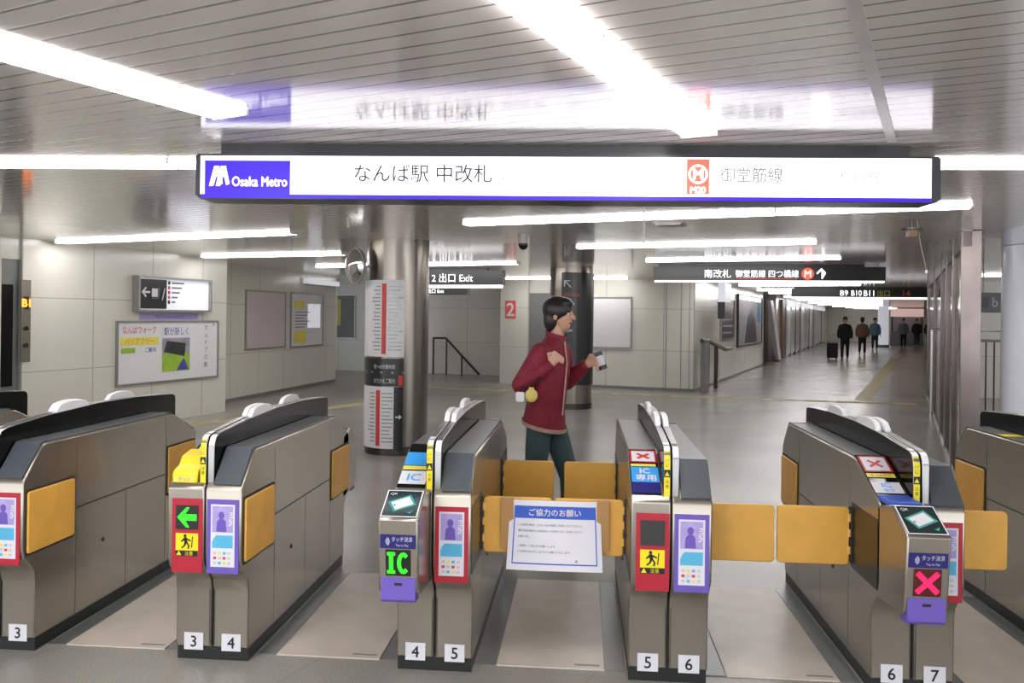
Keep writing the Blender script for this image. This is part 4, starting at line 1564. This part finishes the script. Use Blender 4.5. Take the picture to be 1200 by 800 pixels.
ntext('ご協力のお願い', 0.0, b1 - .029, .033, 'white_paper', .27, bold=.0007)
for j, (s, w) in enumerate((('この改札機は、ただいまの時間ご利用いただけません', .33), ('隣の改札機または係員のいる改札口をご利用ください', .33), ('お願い申し', .055))):
    ntext(s, -.167, b1 - .088 - j * .027, .0115, 'ink_grey', w, 'L')
for j, (s, w) in enumerate((('ご理解とご協力をお願いします', .18), ('ご不便をおかけしますが お願いいたします', .24))):
    ntext(s, -.167, b1 - .185 - j * .026, .0115, 'ink_grey', w, 'L')
ntext('A', .098, b0 + .02, .014, 'ink', .02)
mb.build('writing', t, 0)
for s in (-1, 1):
    mb = MB()
    for k in range(4):
        pass
    xa, xb = sorted((s * .196, s * .255))
    mb.box(xa, xb, -.0075, -.004, .495, .728, 'brown_tape')
    mb.box(xa, xb, -.0075, .0135, .728, .7345, 'brown_tape')
    mb.build('tape', t, 0)['label'] = 'brown tape'


# ================================================================== PEOPLE
def fingers(mb, wrist, dirn, up, side, m, curl=0.9, scale=1.0):
    """palm, four unequal curled fingers and a thumb; `side` points to the thumb"""
    wrist, d, u, s = Vector(wrist), Vector(dirn).normalized(), Vector(up).normalized(), Vector(side).normalized()
    k = scale
    palm = wrist + d * .045 * k
    mb.chain([wrist, wrist + d * .03 * k], [.024 * k, .026 * k], m, 10)
    for q in (-1, -.33, .33, 1):
        mb.chain([wrist + d * .015 * k + s * q * .014 * k, wrist + d * .085 * k + s * q * .031 * k], [.016 * k, .011 * k], m, 8)
    for q, ln in ((1, .070), (.33, .078), (-.33, .072), (-1, .056)):
        p = wrist + d * .085 * k + s * q * .031 * k
        pts = [p]
        a = 0.25
        for f in (.42, .33, .25):
            a += curl * .6
            p = p + (d * math.cos(a) - u * math.sin(a)) * ln * f * k
            pts.append(p)
        mb.chain(pts, [.0088 * k, .0085 * k, .008 * k, .0072 * k], m, 8)
    p = wrist + d * .03 * k + s * .026 * k
    p2 = p + (d * .6 + s * .7 - u * .3).normalized() * .038 * k
    p3 = p2 + (d * .8 + s * .1 - u * .6).normalized() * .03 * k
    mb.chain([p, p2, p3], [.013 * k, .010 * k, .008 * k], m, 8)


def person(loc, rotz, label, top, legs, pose, hair_m='hair', scale=1.0, voxel=.0045, detail=True, group=None):
    t = thing('person', label, 'person', loc, rotz, group)
    J = pose
    b = MB()
    lean = J['lean']
    # trunk
    hx = J['hip'][0]
    cx = J['chest'][0]
    nx = J['neck'][0]
    z_h = J['hip'][2]
    z_c = J['chest'][2]
    z_n = J['neck'][2]
    tr = [(hx, 0, z_h - .06, .085, .13, lean), (hx, 0, z_h + .04, .10, .155, lean), ((hx + cx) / 2, 0, (z_h + z_c) / 2 - .02, .092, .135, lean),
          (cx, 0, z_c, .105, .160, lean), (cx + .01, 0, z_c + .10, .095, .165, lean), (nx - .01, 0, z_n - .035, .065, .11, lean), (nx, 0, z_n, .05, .056, lean)]
    b.loft(tr, 'skin')
    H = Vector(J['head'])
    b.chain([(nx, 0, z_n - .02), (H.x - .015, 0, H.z - .07)], [.052, .048], 'skin')
    # head: cranium, face, jaw, nose, ears
    b.ball((H.x - .012, 0, H.z + .025), (.092, .074, .092), 'skin', 20, 14)
    b.ball((H.x + .018, 0, H.z - .02), (.066, .060, .090), 'skin', 20, 14)
    b.ball((H.x + .030, 0, H.z - .075), (.042, .040, .036), 'skin', 16, 10)
    b.chain([(H.x + .080, 0, H.z + .012), (H.x + .100, 0, H.z - .022)], [.010, .014], 'skin', 8)
    for s in (-1, 1):
        b.ball((H.x - .012, s * .074, H.z - .008), (.018, .009, .030), 'skin', 10, 8)
    for s, arm in ((-1, J['right_arm']), (1, J['left_arm'])):
        b.chain(arm[:3], [.052, .042, .027], 'skin')
        d = Vector(arm[3])
        if detail:
            fingers(b, arm[2], d, J.get('up', (0, 0, 1)), (d.cross(Vector((0, 0, 1))).cross(d)) if abs(d.z) < .9 else (1, 0, 0), 'skin', .9)
        else:
            b.chain([arm[2], Vector(arm[2]) + d.normalized() * .13], [.028, .02], 'skin')
    for leg in (J['right_leg'], J['left_leg']):
        b.chain(leg[:3], [.082, .056, .038], 'skin')
        a = Vector(leg[2])
        b.chain([a - Vector((0.02, 0, .03)), a + Vector((leg[3][0], 0, leg[3][2]))], [.035, .026], 'skin')
    body = b.remesh('body', voxel, 'skin', t, 2)
    # top
    g = MB()
    e = .026
    hem = J.get('hem', -.06)
    g.loft([(hx - .008, 0, z_h + hem, .152, .196, lean + .14), (hx, 0, z_h + .08, .130, .182, lean + .06), ((hx + cx) / 2, 0, (z_h + z_c) / 2, .128, .176, lean),
            (cx, 0, z_c, .132, .188, lean), (cx + .01, 0, z_c + .09, .118, .190, lean), (nx - .014, 0, z_n - .045, .092, .150, lean), (nx, 0, z_n + .012, .068, .072, lean)], top)
    for arm in (J['right_arm'], J['left_arm']):
        A, B, C = [Vector(p) for p in arm[:3]]
        w = B + (C - B) * .93
        g.chain([A, (A + B) / 2, B, (B + w) / 2, w], [.074, .066, .060, .055, .043], top)
    g.remesh('jacket', voxel * 1.6, top, t, 6)
    if detail:
        k = MB()
        hz = z_h + hem
        tl = lean + .14
        n = 40
        for i in range(n):
            a0, a1 = 2 * PI * i / n, 2 * PI * (i + 1) / n
            vs = []
            for rr, zz in ((1.02, -.006), (1.035, .022), (.9, -.006)):
                for a in (a0, a1):
                    x = .152 * rr * math.cos(a)
                    vs.append((hx - .008 + x * math.cos(tl), .196 * rr * math.sin(a), hz + zz - x * math.sin(tl)))
            k.add(vs, [(0, 1, 3, 2), (0, 4, 5, 1)], 'fabric_cream')
        k.build('hem_band', t, 60)['label'] = 'pale hem band'
        k = MB()
        k.tube([(nx + .075, -.035, z_n - .02), (cx + .136, -.04, z_c + .06), ((hx + cx) / 2 + .134, -.04, (z_h + z_c) / 2), (hx + .136, -.035, z_h + .02)], .006, 'fabric_cream', 8)
        k.build('zip', t)
        k = MB()
        for i in range(20):
            a0, a1 = 2 * PI * i / 20, 2 * PI * (i + 1) / 20
            vs = []
            for rr, zz in ((1.0, 0), (.98, .05)):
                for a in (a0, a1):
                    vs.append((nx + .072 * rr * math.cos(a), .074 * rr * math.sin(a), z_n + zz - .01 - .02 * math.cos(a)))
            k.add(vs, [(0, 1, 3, 2)], top)
        k.build('collar', t, 60)
    # trousers
    g = MB()
    g.loft([(hx, 0, z_h - .10, .102, .152, lean), (hx, 0, z_h, .108, .158, lean), (hx, 0, z_h + .06, .100, .150, lean)], legs)
    for leg in (J['right_leg'], J['left_leg']):
        A, B, C = [Vector(p) for p in leg[:3]]
        g.chain([A, (A + B) / 2, B, (B + C) / 2, C + Vector((0, 0, .01))], [.092, .084, .070, .064, .058], legs)
    g.remesh('trousers', voxel * 1.8, legs, t, 6)
    for leg in (J['right_leg'], J['left_leg']):
        a = Vector(leg[2])
        f = Vector(leg[3])
        k = MB()
        heel = a + Vector((-.035, 0, -.055))
        toe = a + f + Vector((.03, 0, 0))
        k.chain([heel, (heel + toe) / 2 + Vector((0, 0, .008)), toe], [.040, .045, .034], 'shoe_dark', 12)
        k.remesh('shoe', .008, 'shoe_dark', t, 3)
    # hair
    k = MB()
    k.ball((H.x - .024, 0, H.z + .038), (.106, .092, .098), hair_m, 20, 14)
    k.ball((H.x - .056, 0, H.z - .028), (.064, .082, .100), hair_m, 20, 12)
    k.ball((H.x + .03, 0, H.z + .082), (.060, .066, .042), hair_m, 16, 10)
    hr = k.remesh('hair', .007, hair_m, t, 3)
    if detail:
        for s in (-1, 1):
            k = MB()
            k.ball((H.x + .070, s * .030, H.z + .008), (.012, .014, .009), 'eye_white', 12, 8)
            k.ball((H.x + .079, s * .031, H.z + .008), (.005, .006, .006), 'ink', 10, 6)
            k.build('eye', t)
            k = MB()
            k.tube([(H.x + .078, s * .016, H.z + .030), (H.x + .072, s * .045, H.z + .032)], .004, 'hair', 6)
            k.build('eyebrow', t)
        k = MB()
        k.ball((H.x + .074, 0, H.z - .052), (.012, .022, .007), 'lip', 12, 8)
        k.build('mouth', t)
    return t


walk = dict(lean=.10, hip=(-.035, 0, .90), chest=(-.005, 0, 1.22), neck=(.035, 0, 1.445), head=(.065, 0, 1.610),
            right_arm=((-.010, -.172, 1.350), (-.135, -.235, 1.135), (.070, -.215, 1.275), (.55, .25, .8)),
            left_arm=((.02, .172, 1.350), (.045, .235, 1.13), (.215, .135, 1.265), (.8, -.35, .35)),
            right_leg=((-.045, -.09, .86), (-.075, -.095, .48), (-.30, -.095, .165), (.13, 0, -.115)),
            left_leg=((-.02, .09, .86), (.115, .095, .475), (.13, .095, .085), (.17, 0, -.05)), hem=-.065)
person((-0.215, 5.76, 0), -0.30, 'person in a maroon jacket and jeans walking right behind the gates, phone in hand', 'fabric_maroon', 'denim', walk)
# phone in the far hand, pouch swinging behind the elbow
t = thing('phone', 'small dark phone held out in the walking person\'s hand', 'phone', (0.128, 5.795, 1.295), -0.2)
mb = MB()
mb.prism(rrect(.066, .13, .010), -.005, .005, 'black_plastic', 'y', M=Matrix.Rotation(-.35, 4, 'Y'))
mb.build('case', t, 0)
mb = MB()
mb.prism(rrect(.058, .07, .008), -.0062, -.0052, 'white_paper', 'y', M=Matrix.Rotation(-.35, 4, 'Y'))
mb.build('screen', t, 0)
t = thing('pouch', 'small yellow and white pouch swinging behind the walking person\'s elbow', 'pouch', (-0.385, 5.455, 1.075))
mb = MB()
mb.ball((0.055, 0, 0), (.042, .022, .046), 'pouch_yellow', 18, 12)
mb.cyl((0.055, 0, .036), (0.055, 0, .055), .018, 'pouch_yellow')
mb.build('bag', t)
mb = MB()
mb.prism(rrect(.055, .065, .012, cx=-.02, cy=-.01), -.008, .008, 'white_plastic', 'y')
mb.build('tag', t)
MB().tube([(0.055, 0, .05), (0.075, .02, .09), (0.11, .05, .115)], .006, 'fabric_black', 8).build('strap', t)
MB().tube([(-.02, 0, .02), (-.005, 0, .06), (0.055, 0, .052)], .005, 'fabric_black', 8).build('loop', t)

stand = dict(lean=.03, hip=(0, 0, .90), chest=(0, 0, 1.22), neck=(.02, 0, 1.445), head=(.04, 0, 1.61),
             right_arm=((0, -.172, 1.345), (-.03, -.25, 1.11), (.05, -.26, .87), (.15, 0, -1)),
             left_arm=((0, .172, 1.345), (-.03, .25, 1.11), (.05, .26, .87), (.15, 0, -1)),
             right_leg=((0, -.09, .86), (.10, -.10, .48), (.06, -.10, .09), (.16, 0, -.055)),
             left_leg=((0, .09, .86), (.0, .10, .48), (-.14, .10, .12), (.14, 0, -.075)), hem=-.10)
FAR = 'distant people in the corridor'
# facing the camera (-Y): local +X turned to -Y
person((10.55, 34.3, 0), -PI / 2 - .3, 'person in black coat and dark trousers pulling a suitcase in the corridor', 'fabric_black', 'fabric_black', stand, voxel=.016, detail=False, group=FAR)
t = thing('suitcase', 'black upright suitcase beside the person in the black coat', 'suitcase', (10.02, 34.15, 0), -.3)
MB().prism(rrect(.42, .60, .05, cy=.37), -.13, .13, 'fabric_black', 'y').build('shell', t, 30)
for x in (-.15, .15):
    MB().cyl((x, -.03, .035), (x, .03, .035), .035, 'black_matte', seg=14).build('wheel', t)
mb = MB()
mb.tube([(-.09, .1, .66), (-.09, .1, 1.0), (.09, .1, 1.0), (.09, .1, .66)], .012, 'board_frame', 8)
mb.build('handle', t)
for (x, y, r, tp, lg, lb) in ((12.6, 38.5, 1.2, 'fabric_brown', 'fabric_black', 'distant blurred person in a brown coat right of the dark suitcase puller'),
                              (15.2, 44.5, -1.9, 'fabric_blue', 'fabric_navy', 'distant person in pale blue left of the bright column'),
                              (18.5, 49.5, -1.8, 'fabric_grey', 'fabric_black', 'distant person in grey just right of the bright column'),
                              (18.9, 47.0, -1.2, 'fabric_navy', 'fabric_navy', 'distant person in navy walking on the tactile corridor strip'),
                              (19.9, 51.2, -1.7, 'fabric_black', 'fabric_navy', 'distant person in black nearest the pink stall')):
    person((x, y, 0), r, lb, tp, lg, stand, voxel=.022, detail=False, group=FAR)
